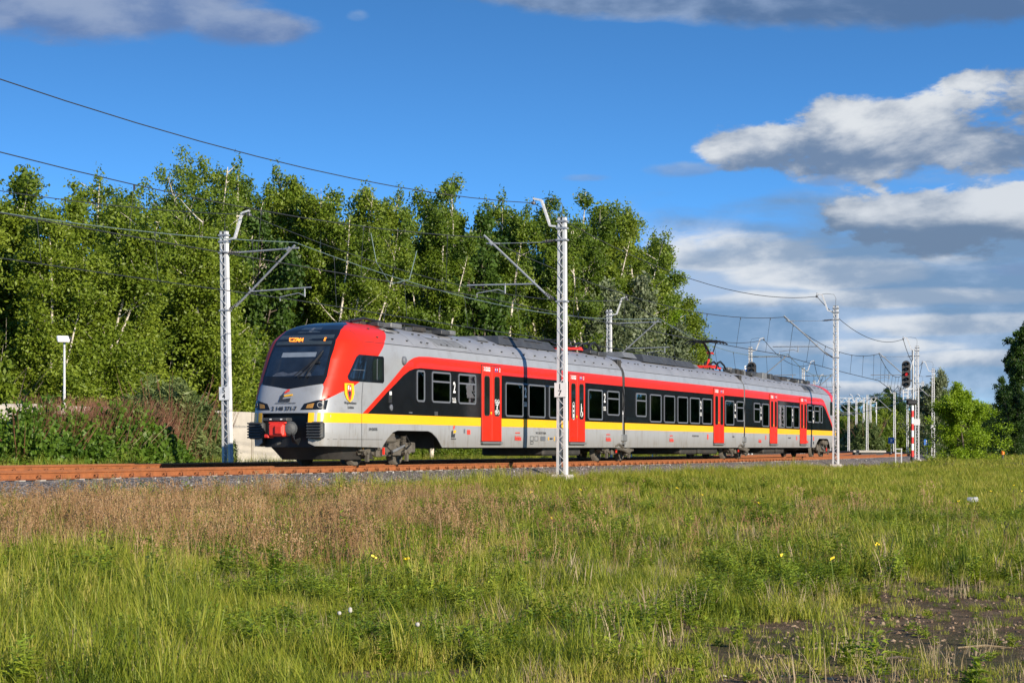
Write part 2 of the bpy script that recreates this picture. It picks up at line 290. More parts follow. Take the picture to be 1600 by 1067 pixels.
# ------------------------------------------------------------------ mesh + object helpers
class MB:
    def __init__(s): s.v = []; s.f = []; s.m = []; s.mats = []; s.cur = 0
    def mat(s, m):
        if m not in s.mats: s.mats.append(m)
        s.cur = s.mats.index(m); return s
    def add(s, vs, fs):
        o = len(s.v); s.v += [tuple(v) for v in vs]
        for f in fs: s.f.append(tuple(i + o for i in f)); s.m.append(s.cur)
        return s
    def box(s, c, d, mtx=None, bev=0.0):
        x, y, z = d[0] / 2, d[1] / 2, d[2] / 2
        if bev > 0:
            b = min(bev, x * .9, y * .9, z * .9); vs = []
            for (sx, sy, sz) in [(-1, -1, -1), (1, -1, -1), (1, 1, -1), (-1, 1, -1), (-1, -1, 1), (1, -1, 1), (1, 1, 1), (-1, 1, 1)]:
                vs += [(sx * (x - b), sy * (y - b), sz * z), (sx * x, sy * (y - b), sz * (z - b)), (sx * (x - b), sy * y, sz * (z - b))]
            F = []
            Z = lambda i: 3 * i; X = lambda i: 3 * i + 1; Y = lambda i: 3 * i + 2
            F += [(Z(3), Z(2), Z(1), Z(0)), (Z(4), Z(5), Z(6), Z(7)), (X(1), X(2), X(6), X(5)), (X(0), X(4), X(7), X(3)), (Y(0), Y(1), Y(5), Y(4)), (Y(2), Y(3), Y(7), Y(6))]
            for a, c2 in [(0, 1), (3, 2), (4, 5), (7, 6)]: F.append((Z(a), Z(c2), Y(c2), Y(a)))
            for a, c2 in [(0, 3), (1, 2), (4, 7), (5, 6)]: F.append((Z(a), Z(c2), X(c2), X(a)))
            for a, c2 in [(0, 4), (1, 5), (2, 6), (3, 7)]: F.append((X(a), X(c2), Y(c2), Y(a)))
            for i in range(8): F.append((Z(i), X(i), Y(i)))
        else:
            vs = [(sx * x, sy * y, sz * z) for (sx, sy, sz) in [(-1, -1, -1), (1, -1, -1), (1, 1, -1), (-1, 1, -1), (-1, -1, 1), (1, -1, 1), (1, 1, 1), (-1, 1, 1)]]
            F = [(3, 2, 1, 0), (4, 5, 6, 7), (0, 1, 5, 4), (1, 2, 6, 5), (2, 3, 7, 6), (3, 0, 4, 7)]
        c = Vector(c)
        if mtx is not None: vs = [mtx @ Vector(v) + c for v in vs]
        else: vs = [Vector(v) + c for v in vs]
        return s.add(vs, F)
    def tube(s, pts, r, n=6, caps=True):
        pts = [Vector(p) for p in pts]; rs = r if isinstance(r, (list, tuple)) else [r] * len(pts)
        vs = []; prev = None
        for i, p in enumerate(pts):
            d = (pts[min(i + 1, len(pts) - 1)] - pts[max(i - 1, 0)]).normalized()
            if prev is None:
                a = Vector((0, 0, 1)) if abs(d.z) < .9 else Vector((1, 0, 0)); prev = d.cross(a).normalized()
            x = (prev - d * prev.dot(d)).normalized(); prev = x; y = d.cross(x)
            for k in range(n):
                t = 2 * math.pi * k / n; vs.append(p + (x * math.cos(t) + y * math.sin(t)) * rs[i])
        F = []
        for i in range(len(pts) - 1):
            for k in range(n): F.append((i * n + k, i * n + (k + 1) % n, (i + 1) * n + (k + 1) % n, (i + 1) * n + k))
        if caps: F += [tuple(range(n - 1, -1, -1)), tuple((len(pts) - 1) * n + k for k in range(n))]
        return s.add(vs, F)
    def bar(s, p0, p1, w_, h_, up=(0, 0, 1)):
        p0, p1 = Vector(p0), Vector(p1); d = (p1 - p0); L = d.length; d.normalize(); up = Vector(up)
        if abs(d.dot(up)) > .98: up = Vector((1, 0, 0))
        y = up.cross(d).normalized(); z = d.cross(y)
        m = Matrix((d, y, z)).transposed()
        return s.box((p0 + p1) / 2, (L, w_, h_), m)
    def prism(s, poly, z0, z1):          # poly in (x, y), extruded along z
        n = len(poly); vs = [(x, y, z0) for x, y in poly] + [(x, y, z1) for x, y in poly]
        tri = tessellate_polygon([[Vector((x, y, 0)) for x, y in poly]])
        F = [tuple(t) for t in tri] + [tuple(i + n for i in reversed(t)) for t in tri]
        ar = sum(poly[i][0] * poly[(i + 1) % n][1] - poly[(i + 1) % n][0] * poly[i][1] for i in range(n))
        for i in range(n):
            j = (i + 1) % n; F.append((i, j, j + n, i + n) if ar > 0 else (j, i, i + n, j + n))
        return s.add(vs, F)
    def disc_stack(s, p, axis, prof, n=16):   # lathe: prof list of (dist along axis, radius)
        axis = Vector(axis).normalized(); a = Vector((0, 0, 1)) if abs(axis.z) < .9 else Vector((1, 0, 0))
        x = axis.cross(a).normalized(); y = axis.cross(x); p = Vector(p); vs = []
        for h, r in prof:
            for k in range(n):
                t = 2 * math.pi * k / n; vs.append(p + axis * h + (x * math.cos(t) + y * math.sin(t)) * r)
        F = []
        for i in range(len(prof) - 1):
            for k in range(n): F.append((i * n + k, (i + 1) * n + k, (i + 1) * n + (k + 1) % n, i * n + (k + 1) % n))
        F += [tuple(range(n)), tuple((len(prof) - 1) * n + k for k in range(n - 1, -1, -1))]
        return s.add(vs, F)
    def mesh(s, name, mat=None, smooth=False):
        me = bpy.data.meshes.new(name); me.from_pydata(s.v, [], s.f)
        mats = s.mats if s.mats else [mat]
        for m_ in mats: me.materials.append(M[m_] if isinstance(m_, str) else m_)
        if s.mats: me.polygons.foreach_set('material_index', s.m)
        bm = bmesh.new(); bm.from_mesh(me); bmesh.ops.recalc_face_normals(bm, faces=bm.faces); bm.to_mesh(me); bm.free()
        if smooth: me.polygons.foreach_set('use_smooth', [True] * len(me.polygons))
        me.update(); return me
def link(name, data, parent=None, mtx=None):
    o = bpy.data.objects.new(name, data); COL.objects.link(o)
    if parent is not None: o.parent = parent
    if mtx is not None: o.matrix_basis = mtx
    return o
def tag(o, label=None, cat=None, group=None, kind=None):
    if label: o['label'] = label
    if cat: o['category'] = cat
    if group: o['group'] = group
    if kind: o['kind'] = kind
    return o
def thing(name, label, cat, mtx, group=None):
    o = bpy.data.objects.new(name, None); COL.objects.link(o); o.empty_display_size = .3; o.matrix_basis = mtx
    return tag(o, label, cat, group)
def copy_tree(o, parent=None):
    c_ = o.copy(); COL.objects.link(c_)
    if parent is not None: c_.parent = parent
    for ch in list(o.children): copy_tree(ch, c_)
    return c_
FONT = None
_txt = {}
def text_mesh(s, size, mat, ext=.002, bold=0.0, narrow=1.0, align='CENTER', spacing=1.0):
    key = (s, size, mat, bold, narrow, align)
    if key in _txt: return _txt[key]
    cu = bpy.data.curves.new('lettering', 'FONT'); cu.body = s; cu.size = size; cu.extrude = ext; cu.offset = bold; cu.resolution_u = 3
    cu.align_x = align; cu.align_y = 'CENTER'; cu.space_character = spacing
    ob = bpy.data.objects.new('lettering', cu); COL.objects.link(ob)
    bpy.context.view_layer.update()
    me = bpy.data.meshes.new_from_object(ob.evaluated_get(bpy.context.evaluated_depsgraph_get()))
    bpy.data.objects.remove(ob); bpy.data.curves.remove(cu)
    me.name = 'lettering'; me.transform(Matrix.Diagonal((narrow, 1, 1, 1))); me.materials.clear(); me.materials.append(M[mat])
    _txt[key] = me; return me

# ------------------------------------------------------------------ the railway's line on the ground
T0 = (math.sin(R(22.64)), math.cos(R(22.64))); N0 = (-math.cos(R(22.64)), math.sin(R(22.64)))
_tab = {}
def head(u):
    h = 22.64
    if u > 75: h -= .0925 * (min(u, 110) - 75)
    if u > 110: h -= .108 * (u - 110)
    return h
_px, _py = 25.31 * N0[0] + T0[0] * 75, 25.31 * N0[1] + T0[1] * 75
_pts = [(_px, _py)]
for _i in range(1200):
    _h = R(head(75 + _i * .5 + .25)); _px += math.sin(_h) * .5; _py += math.cos(_h) * .5; _pts.append((_px, _py))
def path(u, off=0.0):                # off > 0: away from the camera side
    if u <= 75: x, y = 25.31 * N0[0] + T0[0] * u, 25.31 * N0[1] + T0[1] * u
    else:
        k = (u - 75) / .5; i = min(int(k), 1198); f = k - i
        x = _pts[i][0] * (1 - f) + _pts[i + 1][0] * f; y = _pts[i][1] * (1 - f) + _pts[i + 1][1] * f
    h = R(head(u)); return Vector((x - math.cos(h) * off, y + math.sin(h) * off, 0))
def frame(u, off=0.0, z=0.0):        # x along the track (away), y to the far side
    p = path(u, off); h = R(head(u))
    return Matrix(((math.sin(h), -math.cos(h), 0, p.x), (math.cos(h), math.sin(h), 0, p.y), (0, 0, 1, z), (0, 0, 0, 1)))
OFF2 = 6.0
_ptx = np.array([[path(u).x, path(u).y] for u in np.arange(-40, 560, 2.0)])
_hh = np.array([R(head(u)) for u in np.arange(-40, 560, 2.0)])
def wdist(X, Y):                     # signed distance from the near track centre; > 0 on the camera side
    X = np.atleast_1d(X); Y = np.atleast_1d(Y); out = np.empty(len(X))
    for i0 in range(0, len(X), 20000):
        xs = X[i0:i0 + 20000]; ys = Y[i0:i0 + 20000]
        d = (xs[:, None] - _ptx[:, 0]) ** 2 + (ys[:, None] - _ptx[:, 1]) ** 2; k = d.argmin(1)
        out[i0:i0 + 20000] = (xs - _ptx[k, 0]) * np.cos(_hh[k]) - (ys - _ptx[k, 1]) * np.sin(_hh[k])
    return out
def lerp(x, xs, ys): return np.interp(x, xs, ys)
_nv = noise.noise
def wob(X, Y, s, seed=0.0):
    return np.array([_nv((x * s + seed, y * s - seed, seed)) for x, y in zip(X, Y)])
def zground(X, Y, rough=True):
    X = np.atleast_1d(np.asarray(X, float)); Y = np.atleast_1d(np.asarray(Y, float)); wv = wdist(X, Y)
    field = lerp(Y, [0, 25, 60, 110, 170, 400], [-1.12, -1.1, -.95, -.62, -.42, -.35])
    t = lerp(wv, [2.6, 4.5, 16], [0, .45, 1]); z = -.62 * (1 - t) + np.minimum(field, -.35) * t
    z = np.where(wv < 2.6, lerp(wv, [-9.6, -8.6, -8.0, 2.0, 2.7], [-.45, -.42, -.225, -.225, -.62]), z)
    z = np.where(wv < -8.6, -.42, z)
    z = np.where((wv < 2.7) & (wv > -8.6), z - .08, z)      # the bed sheet lies above this
    z = z + np.where(wv < -8.6, lerp(wv, [-60, -16, -8.6], [-.5, -.12, 0]), 0)
    if rough:
        a = lerp(np.abs(wv - 2.5), [0, 3], [.02, 1])
        z = z + a * (.10 * wob(X, Y, .13) + .05 * wob(X, Y, .5, 3.1)) * np.where(wv < -8, .3, 1)
    return z

# ------------------------------------------------------------------ ground sheet, ballast beds
def build_ground():
    xs = np.concatenate([np.linspace(-2500, -120, 10)[:-1], np.arange(-120, -30, 4), np.arange(-30, 45, 1.0), np.arange(45, 130, 4), np.linspace(130, 2500, 10)])
    ys = np.concatenate([np.linspace(-800, -10, 6)[:-1], np.arange(-10, 8, 3), np.arange(8, 75, .8), np.arange(75, 150, 2), np.arange(150, 400, 8), np.linspace(400, 5000, 14)])
    X, Y = np.meshgrid(xs, ys); Z = zground(X.ravel(), Y.ravel())
    v = np.stack([X.ravel(), Y.ravel(), Z], 1); nx = len(xs); ny = len(ys)
    i = (np.arange(ny - 1)[:, None] * nx + np.arange(nx - 1)[None]).ravel()
    f = np.stack([i, i + 1, i + nx + 1, i + nx], 1)
    me = bpy.data.meshes.new('ground'); me.from_pydata(v.tolist(), [], f.tolist()); me.materials.append(M['ground'])
    me.polygons.foreach_set('use_smooth', [True] * len(me.polygons))
    tag(link('ground', me), kind='structure')
build_ground()
def build_bed():
    prof = [(-9.2, -.50), (-8.55, -.36), (-8.05, -.20), (-6.9, -.185), (-6.2, -.20), (-5.1, -.19), (-3.0, -.24), (-1.0, -.19), (0, -.20), (1.1, -.185), (1.75, -.20), (2.15, -.34), (2.75, -.66)]
    us = list(np.arange(-30, 130, 1.0)) + list(np.arange(130, 560, 5.0)); mb = MB(); n = len(prof); vs = []
    for u in us:
        for (w_, z) in prof:
            p = path(u, -w_); j = .03 * _nv((p.x * 1.3, p.y * 1.3, 0)) + .02 * _nv((p.x * 4, p.y * 4, 5))
            wj = .12 * _nv((u * .4, w_, 2)) if w_ > 1.9 else 0
            p = path(u, -(w_ + wj)); vs.append((p.x, p.y, z + j))
    F = [(i * n + k, i * n + k + 1, (i + 1) * n + k + 1, (i + 1) * n + k) for i in range(len(us) - 1) for k in range(n - 1)]
    mb.add(vs, F); me = mb.mesh('ballast_bed', 'ballast', True)
    for p in me.polygons:
        if p.normal.z < 0: me.flip_normals(); break
    tag(link('ballast_bed', me), kind='structure')
build_bed()

# ------------------------------------------------------------------ railway tracks
RP = [(-.075, -.172), (-.075, -.162), (-.018, -.142), (-.010, -.12), (-.010, -.048), (-.036, -.036), (-.036, -.006), (-.030, 0), (.030, 0), (.036, -.006), (.036, -.036), (.010, -.048), (.010, -.12), (.018, -.142), (.075, -.162), (.075, -.172)]
def rail_mesh(off, z0, u0, u1, us=None):
    us = list(np.arange(u0, min(u1, 130), 1.5)) + list(np.arange(max(130, u0), u1, 5)); mb = MB(); n = len(RP); vs = []
    for u in us:
        for (a, z) in RP:
            p = path(u, off + a); vs.append((p.x, p.y, z + z0))
    mb.mat('rust')
    F = []; Fh = []
    for i in range(len(us) - 1):
        for k in range(n):
            q = (i * n + k, (i + 1) * n + k, (i + 1) * n + (k + 1) % n, i * n + (k + 1) % n)
            (Fh if 6 <= k <= 8 else F).append(q)
    mb.add(vs, F); o = len(mb.v) - len(vs); mb.mat('railhead')
    for q in Fh: mb.f.append(q); mb.m.append(mb.cur)
    return mb.mesh('rail')
sl = MB(); sl.add([(-.13, -1.3, -.42), (.13, -1.3, -.42), (.13, 1.3, -.42), (-.13, 1.3, -.42), (-.11, -1.28, -.2), (.11, -1.28, -.2), (.11, 1.28, -.2), (-.11, 1.28, -.2)],
       [(3, 2, 1, 0), (4, 5, 6, 7), (0, 1, 5, 4), (1, 2, 6, 5), (2, 3, 7, 6), (3, 0, 4, 7)])
for s_ in (-1, 1): sl.box((0, s_ * .7535, -.188), (.2, .34, .03))
sleeper_me = sl.mesh('sleeper', 'concrete')
cp = MB(); cp.box((0, -.118, -.160), (.11, .085, .035))
cp.tube([(.045 * math.cos(t), -.085 - .012 * math.sin(t), -.112 + .045 * math.sin(t)) for t in np.linspace(0, 2 * math.pi, 9)], .013, 5)
cp.tube([(0, -.13, -.15), (0, -.13, -.10)], .02, 6); cp.tube([(-.06, -.16, -.15), (-.02, -.13, -.12), (.05, -.1, -.14)], .012, 5)
clip_me = cp.mesh('rail_clip', 'clip')
def make_track(off, z0, label, group, us):
    th = thing('railway_track', label, 'railway track', Matrix.Identity(4))
    for s_ in (-1, 1): link('rail', rail_mesh(off + s_ * .7535, z0, -20, 540), th)
    for i, u in enumerate(us):
        m = frame(u, off, z0 + rnd.uniform(-.006, .006)) @ Matrix.Rotation(rnd.gauss(0, .008), 4, 'Z')
        link('sleeper', sleeper_me, th, m)
        if u < 100:
            for s_ in (-1, 1):
                if u < 66 or s_ < 0: link('rail_clip', clip_me, th, frame(u, off + s_ * .7535, z0))
    return th
make_track(0, 0, 'nearer rusty railway track that the red and grey train runs on', None, np.arange(20.2, 150, .68))
make_track(OFF2, .03, 'farther rusty railway track lying behind and beyond the train, partly in its shadow', None, np.arange(22.5, 140, .68))

# ------------------------------------------------------------------ the train
TR = [44.9, 68.2, 85.0, 108.0]
PT = [path(u) for u in TR]
HW = 1.41; RN = 4.0
ZW = [(.3, 1.30), (.5, 1.39), (.9, 1.41), (3.1, 1.41), (3.3, 1.385), (3.41, 1.35), (3.55, 1.265), (3.7, 1.13), (3.8, .98), (3.9, .76), (3.97, .52), (4.02, .28), (4.04, .0)]
def Wz(z): return float(np.interp(z, [a for a, b in ZW], [b for a, b in ZW]))
UF = [(.3, .05), (.9, 0), (1.3, .02), (1.84, .13), (2.1, .25), (2.4, .41), (2.9, .69), (3.4, 1.04), (3.7, 1.44), (3.85, 1.82), (3.95, 2.35), (4.01, 3.0), (4.04, 3.7)]
def uf(z): return float(np.interp(z, [a for a, b in UF], [b for a, b in UF]))
def B_a(a): a = min(max(a, 0), RN); return (max(1 - (1 - a / RN) ** 4, 0)) ** .19
def a_B(b): b = min(max(b, 0), .99999); return RN * (1 - (1 - b ** (1 / .19)) ** .25)
_A = [0] + [a_B(b) for b in np.linspace(.02, .9, 45)] + list(np.linspace(a_B(.9), RN, 60)[1:])
_Q = [0.0]
for _i in range(1, len(_A)): _Q.append(_Q[-1] + math.hypot(_A[_i] - _A[_i - 1], HW * (B_a(_A[_i]) - B_a(_A[_i - 1]))))
def q_of_a(a): return float(np.interp(a, _A, _Q)) if a <= RN else _Q[-1] + a - RN
def a_of_q(q): return float(np.interp(q, _Q, _A)) if q <= _Q[-1] else RN + q - _Q[-1]
def qy(y, z): s_ = 1 if y >= 0 else -1; return s_ * q_of_a(a_B(min(abs(y) / max(Wz(z), 1e-3), .9999)))
def qx(x, z):
    if x >= RN: return q_of_a(x)
    return q_of_a(max(0, (x - uf(z)) / (RN - uf(z)) * RN))
def S(q, z, nose=True):              # q > 0 is the camera side; returns local point of the shell
    s_ = 1 if q >= 0 else -1; a = a_of_q(abs(q)) if nose else abs(q); u0 = uf(z)
    if not nose: return Vector((a, s_ * -Wz(z), z))
    x = a if a >= RN else u0 + a * (RN - u0) / RN
    return Vector((x, -s_ * Wz(z) * B_a(a), z))
def SN(q, z, nose=True):
    e = .02; d1 = S(q + e, z, nose) - S(q - e, z, nose)
    if (q > 0) != (q - e > 0): d1 = Vector((0, -1, 0))
    d2 = S(q, min(z + e, 4.04), nose) - S(q, z - e, nose); n = d1.cross(d2)
    if n.length < 1e-9: return Vector((0, 0, 1))
    n.normalize()
    if n.x * (-1 if nose and abs(q) < 1 else 0) + n.y * (-1 if q > 0 else 1) + n.z * .5 < 0: n = -n
    return n
def poly_grid(poly, gx, gy, holes=()):
    """cut a 2D polygon by grid lines; returns verts, faces"""
    bm = bmesh.new(); vs = [bm.verts.new((x, y, 0)) for l_ in (poly, *holes) for x, y in l_]; bm.verts.ensure_lookup_table()
    for t in tessellate_polygon([[Vector((x, y, 0)) for x, y in l_] for l_ in (poly, *holes)]):
        try: bm.faces.new([vs[i] for i in t])
        except ValueError: pass
    x0, x1 = min(p[0] for p in poly), max(p[0] for p in poly); y0, y1 = min(p[1] for p in poly), max(p[1] for p in poly)
    for (lo, hi, g, ax) in ((x0, x1, gx, 0), (y0, y1, gy, 1)):
        if not g: continue
        for c_ in np.arange(math.floor(lo / g) * g + g, hi, g):
            co = (c_, 0, 0) if ax == 0 else (0, c_, 0); no = (1, 0, 0) if ax == 0 else (0, 1, 0)
            bmesh.ops.bisect_plane(bm, geom=bm.verts[:] + bm.edges[:] + bm.faces[:], plane_co=co, plane_no=no, dist=1e-6)
    bm.verts.index_update(); out = [(v.co.x, v.co.y) for v in bm.verts]; F = [tuple(v.index for v in f.verts) for f in bm.faces]
    bm.free(); return out, F
def patch(mb, poly, off=.004, g=.12, nose=True, sg=1, thick=0.0, gy=None, holes=()):
    """polygon in (q, z) laid on the car shell, off metres proud"""
    V, F = poly_grid(poly, g, gy or g, holes); vs = []
    for q, z in V:
        p = S(q, z, nose) + SN(q, z, nose) * off; vs.append((p.x, p.y * sg, p.z))
    mb.add(vs, F)
    if thick:
        vs2 = []
        for q, z in V:
            p = S(q, z, nose) + SN(q, z, nose) * (off - thick); vs2.append((p.x, p.y * sg, p.z))
        mb.add(vs2, [tuple(reversed(f)) for f in F])
    return mb
def car_frame(i, rev=False):
    a, b = PT[i], PT[i + 1]
    if rev: a, b = b, a
    t = (b - a).normalized(); y = Vector((-t.y, t.x, 0))
    return Matrix(((t.x, y.x, 0, a.x), (t.y, y.y, 0, a.y), (0, 0, 1, 0), (0, 0, 0, 1)))
LEN = [(PT[i + 1] - PT[i]).length for i in range(3)]
troot_m = Matrix.Translation(PT[0])
train = thing('passenger_train', 'three car electric passenger train in grey and black with red and yellow stripes', 'train', troot_m)
TI = troot_m.inverted()
def sidem(cf, x, z, sg, out=0.0):    # image-right X, up Y, outward Z on the camera side of a car
    m = Matrix(((sg, 0, 0, x), (0, 0, -sg, -sg * (HW + out)), (0, 1, 0, z), (0, 0, 0, 1)))
    return TI @ cf @ m
def rrect(w_, h_, r, n=4, cx=0, cy=0):
    out = []
    for (sx, sy, a0) in ((1, 1, 0), (-1, 1, 90), (-1, -1, 180), (1, -1, 270)):
        for k in range(n + 1):
            t = R(a0 + 90 * k / n); out.append((cx + sx * (w_ / 2 - r) + r * math.cos(t), cy + sy * (h_ / 2 - r) + r * math.sin(t)))
    return out
def ring(mb, w_, h_, r, wd, z0, z1):
    a = rrect(w_, h_, r); b = rrect(w_ - 2 * wd, h_ - 2 * wd, max(r - wd, .01)); n = len(a)
    vs = [(x, y, z1) for x, y in a] + [(x, y, z1) for x, y in b] + [(x, y, z0) for x, y in a] + [(x, y, z0) for x, y in b]
    F = []
    for i in range(n):
        j = (i + 1) % n; F += [(i, j, n + j, n + i), (2 * n + i, 2 * n + j, j, i), (n + i, n + j, 3 * n + j, 3 * n + i)]
    return mb.add(vs, F)
_wm = {}
def window_meshes(w_, h_, split):
    k = (round(w_, 2), round(h_, 2), split)
    if k in _wm: return _wm[k]
    fr = MB(); ring(fr, w_, h_, .10, .052, -.002, .022)
    if split: fr.box((0, h_ * .18, .012), (w_ - .08, .05, .014))
    pn = MB(); pn.prism(rrect(w_ - .06, h_ - .06, .08), .006, .0105)
    _wm[k] = (fr.mesh('window_frame', 'frame'), pn.mesh('pane', 'tint')); return _wm[k]
def add_window(cf, x0, x1, z0, z1, sg, split=False, parent=None):
    fm, pm = window_meshes(x1 - x0, z1 - z0, split)
    o = link('window', fm, parent or train, sidem(cf, (x0 + x1) / 2, (z0 + z1) / 2, sg, .009))
    link('pane', pm, o); return o
door_me = None
def door_meshes(w_=1.56):
    H = 2.36; lw = w_ / 2 - .012
    leaf = MB(); leaf.box((0, 0, .0), (lw, H, .03), bev=.008)
    gl = MB(); gl.prism(rrect(.40, 1.22, .10), 0, .004)
    seal = MB(); seal.box((0, 0, 0), (w_ + .05, H + .05, .012)); st = MB(); st.box((0, 0, 0), (w_ + .02, .07, .10), bev=.01)
    rb = MB(); ring(rb, .44, 1.26, .11, .03, 0, .007)
    return dict(leaf=leaf.mesh('door_leaf', 'door_red'), glass=gl.mesh('door_pane', 'glass'), seal=seal.mesh('door_surround', 'rubber'), step=st.mesh('door_step', 'equip_light'), rub=rb.mesh('pane_seal', 'rubber'))
DM = door_meshes()
btn = MB(); btn.disc_stack((0, 0, 0), (0, 0, 1), [(0, .045), (.012, .045), (.016, .03)], 12); btn_me = btn.mesh('door_button', 'yellow')
bike = MB()
for cx in (-.1, .1):
    for cy in (-.17, .17): ring_pts = [(cx + .07 * math.cos(t), cy + .07 * math.sin(t), 0) for t in np.linspace(0, 2 * math.pi, 11)]; bike.tube(ring_pts, .008, 4, False)
    bike.tube([(cx, -.17, 0), (cx * -.3, 0, 0), (cx, .17, 0)], .008, 4)
bike.tube([(-.13, .06, 0), (.13, .06, 0)], .008, 4); bike.tube([(-.06, -.05, 0), (.08, .13, 0)], .008, 4)
bike_me = bike.mesh('bicycle_mark', 'white')
wc = MB(); wc.tube([(.09 * math.cos(t), -.1 + .10 * math.sin(t), 0) for t in np.linspace(1.8, 7.2, 12)], .011, 4, False)
wc.tube([(-.03, .2, 0), (-.03, -.02, 0), (.06, -.02, 0), (.10, -.13, 0)], .016, 4); wc.disc_stack((-.03, .24, -.003), (0, 0, 1), [(0, .03), (.006, .03)], 10)
wc.tube([(-.03, .1, 0), (.06, .1, 0)], .012, 4)
wc_me = wc.mesh('wheelchair_mark', 'white')
ov = MB(); ring(ov, .2, .62, .1, .02, 0, .004); ov.disc_stack((0, .16, 0), (0, 0, 1), [(0, .05), (.004, .05)], 10); ov.disc_stack((0, 0, 0), (0, 0, 1), [(0, .05), (.004, .05)], 10); ov.box((0, -.17, .002), (.09, .13, .004))
ov_me = ov.mesh('pushchair_mark', 'white')
def add_door(cf, xc, sg, marks=('', 'bike')):
    zc = .70 + 1.18
    d = link('door', DM['seal'], train, sidem(cf, xc, zc, sg, .010))
    link('door_step', DM['step'], d, Matrix.Translation((0, -1.235, .03)))
    for i, s_ in enumerate((-1, 1)):
        link('door_leaf', DM['leaf'], d, Matrix.Translation((s_ * .392, 0, .012)))
        link('pane_seal', DM['rub'], d, Matrix.Translation((s_ * .35 if False else s_ * .40, .235, .0272)))
        link('door_pane', DM['glass'], d, Matrix.Translation((s_ * .40, .235, .0275)))
        mk = {'bike': bike_me, 'wc': wc_me, 'oval': ov_me}.get(marks[i])
        if mk: link('door_mark', mk, d, Matrix.Translation((s_ * .40, -.10, .034)))
    link('door_button', btn_me, d, Matrix.Translation((-.08, -.30, .028)))
    link('door_mark', text_mesh('2', .17, 'white', bold=.004), d, Matrix.Translation((-.62, 1.07, .029)))
    link('door_mark', text_mesh('2', .17, 'white', bold=.004), d, Matrix.Translation((.62, 1.07, .029)))
    for k, (x_, mt) in enumerate(((-.47, 'white'), (-.33, 'white'), (-.2, 'white'), (.27, 'blueprint'), (.42, 'blueprint'))):
        b = MB(); b.mat(mt).box((0, 0, 0), (.10, .13, .003)); b.mat('darkprint' if mt == 'white' else 'white').box((0, .01, .002), (.04, .06, .003))
        link('door_mark', b.mesh('door_mark'), d, Matrix.Translation((x_, 1.07, .029)))
def add_two(cf, x, z, sg):
    o = link('class_number', text_mesh('2', .46, 'white', bold=.010, narrow=.80), train, sidem(cf, x, z, sg, .012))
    b = MB()
    for i, dx_ in enumerate((-.09, 0, .09)):
        b.tube([(dx_ - .03, .05, 0), (dx_ - .02, -.02, 0), (dx_ + .03, -.02, 0)], .010, 4); b.box((dx_, -.075, 0), (.06, .05, .004))
    link('seat_mark', b.mesh('seat_mark', 'white'), o, Matrix.Translation((0, -.34, 0)))
def side_text(cf, s_, x, z, sg, size, mat, name='lettering', **k):
    return link(name, text_mesh(s_, size, mat, **k), train, sidem(cf, x, z, sg, .012))

def shell_mesh(L, nose=True, z0=1.42):
    zs = [z0, 1.84, 2.1, 2.4, 2.80, 2.95, 3.15, 3.3, 3.41, 3.5, 3.6, 3.7, 3.78, 3.85, 3.91, 3.96, 4.0, 4.03]
    if nose: av = [a_B(b) for b in np.linspace(.0, .88, 12)] + list(np.linspace(.8, RN, 14)) + [5.1, L]
    else: av = [0, L]
    qs = [q_of_a(a) if nose else a for a in av]
    mb = MB(); n = len(qs) * 2
    for z in zs:
        mb.v += [tuple(S(q, z, nose)) for q in reversed(qs)]
        mb.v += [tuple((S(q, z, nose).x, -S(q, z, nose).y, z)) for q in qs]
    mats = ['silver', 'roof_silver']; mb.mats = mats
    for i in range(len(zs) - 1):
        for k in range(n - 1):
            if nose and k == len(qs) - 1: continue
            if zs[i + 1] <= 2.801 and k in (0, n - 2): continue      # open for the window bands
            mb.f.append((i * n + k, i * n + k + 1, (i + 1) * n + k + 1, (i + 1) * n + k)); mb.m.append(1 if zs[i] >= 3.41 else 0)
    o = (len(zs) - 1) * n
    for k in range(len(qs) - 1):     # closing strip along the crown of the roof
        mb.f.append((o + k, o + k + 1, o + n - 2 - k, o + n - 1 - k)); mb.m.append(1)
    # closed ends and floor
    ends = [[i * n for i in range(len(zs))] + [i * n + n - 1 for i in reversed(range(len(zs)))]]
    if not nose: ends.append([i * n + 1 for i in range(len(zs))] + [i * n + n - 2 for i in reversed(range(len(zs)))])
    for e in ends: mb.f.append(tuple(e)); mb.m.append(0)
    h = len(qs)
    for k in range(h - 1): mb.f.append((k, k + 1, n - 2 - k, n - 1 - k)); mb.m.append(0)
    if nose: pass
    me = mb.mesh('car_body', None, True)
    try: me.set_sharp_from_angle(angle=R(35))
    except Exception: pass
    return me
def pm(mb, name='livery'):
    me = mb.mesh(name, None, True); return me

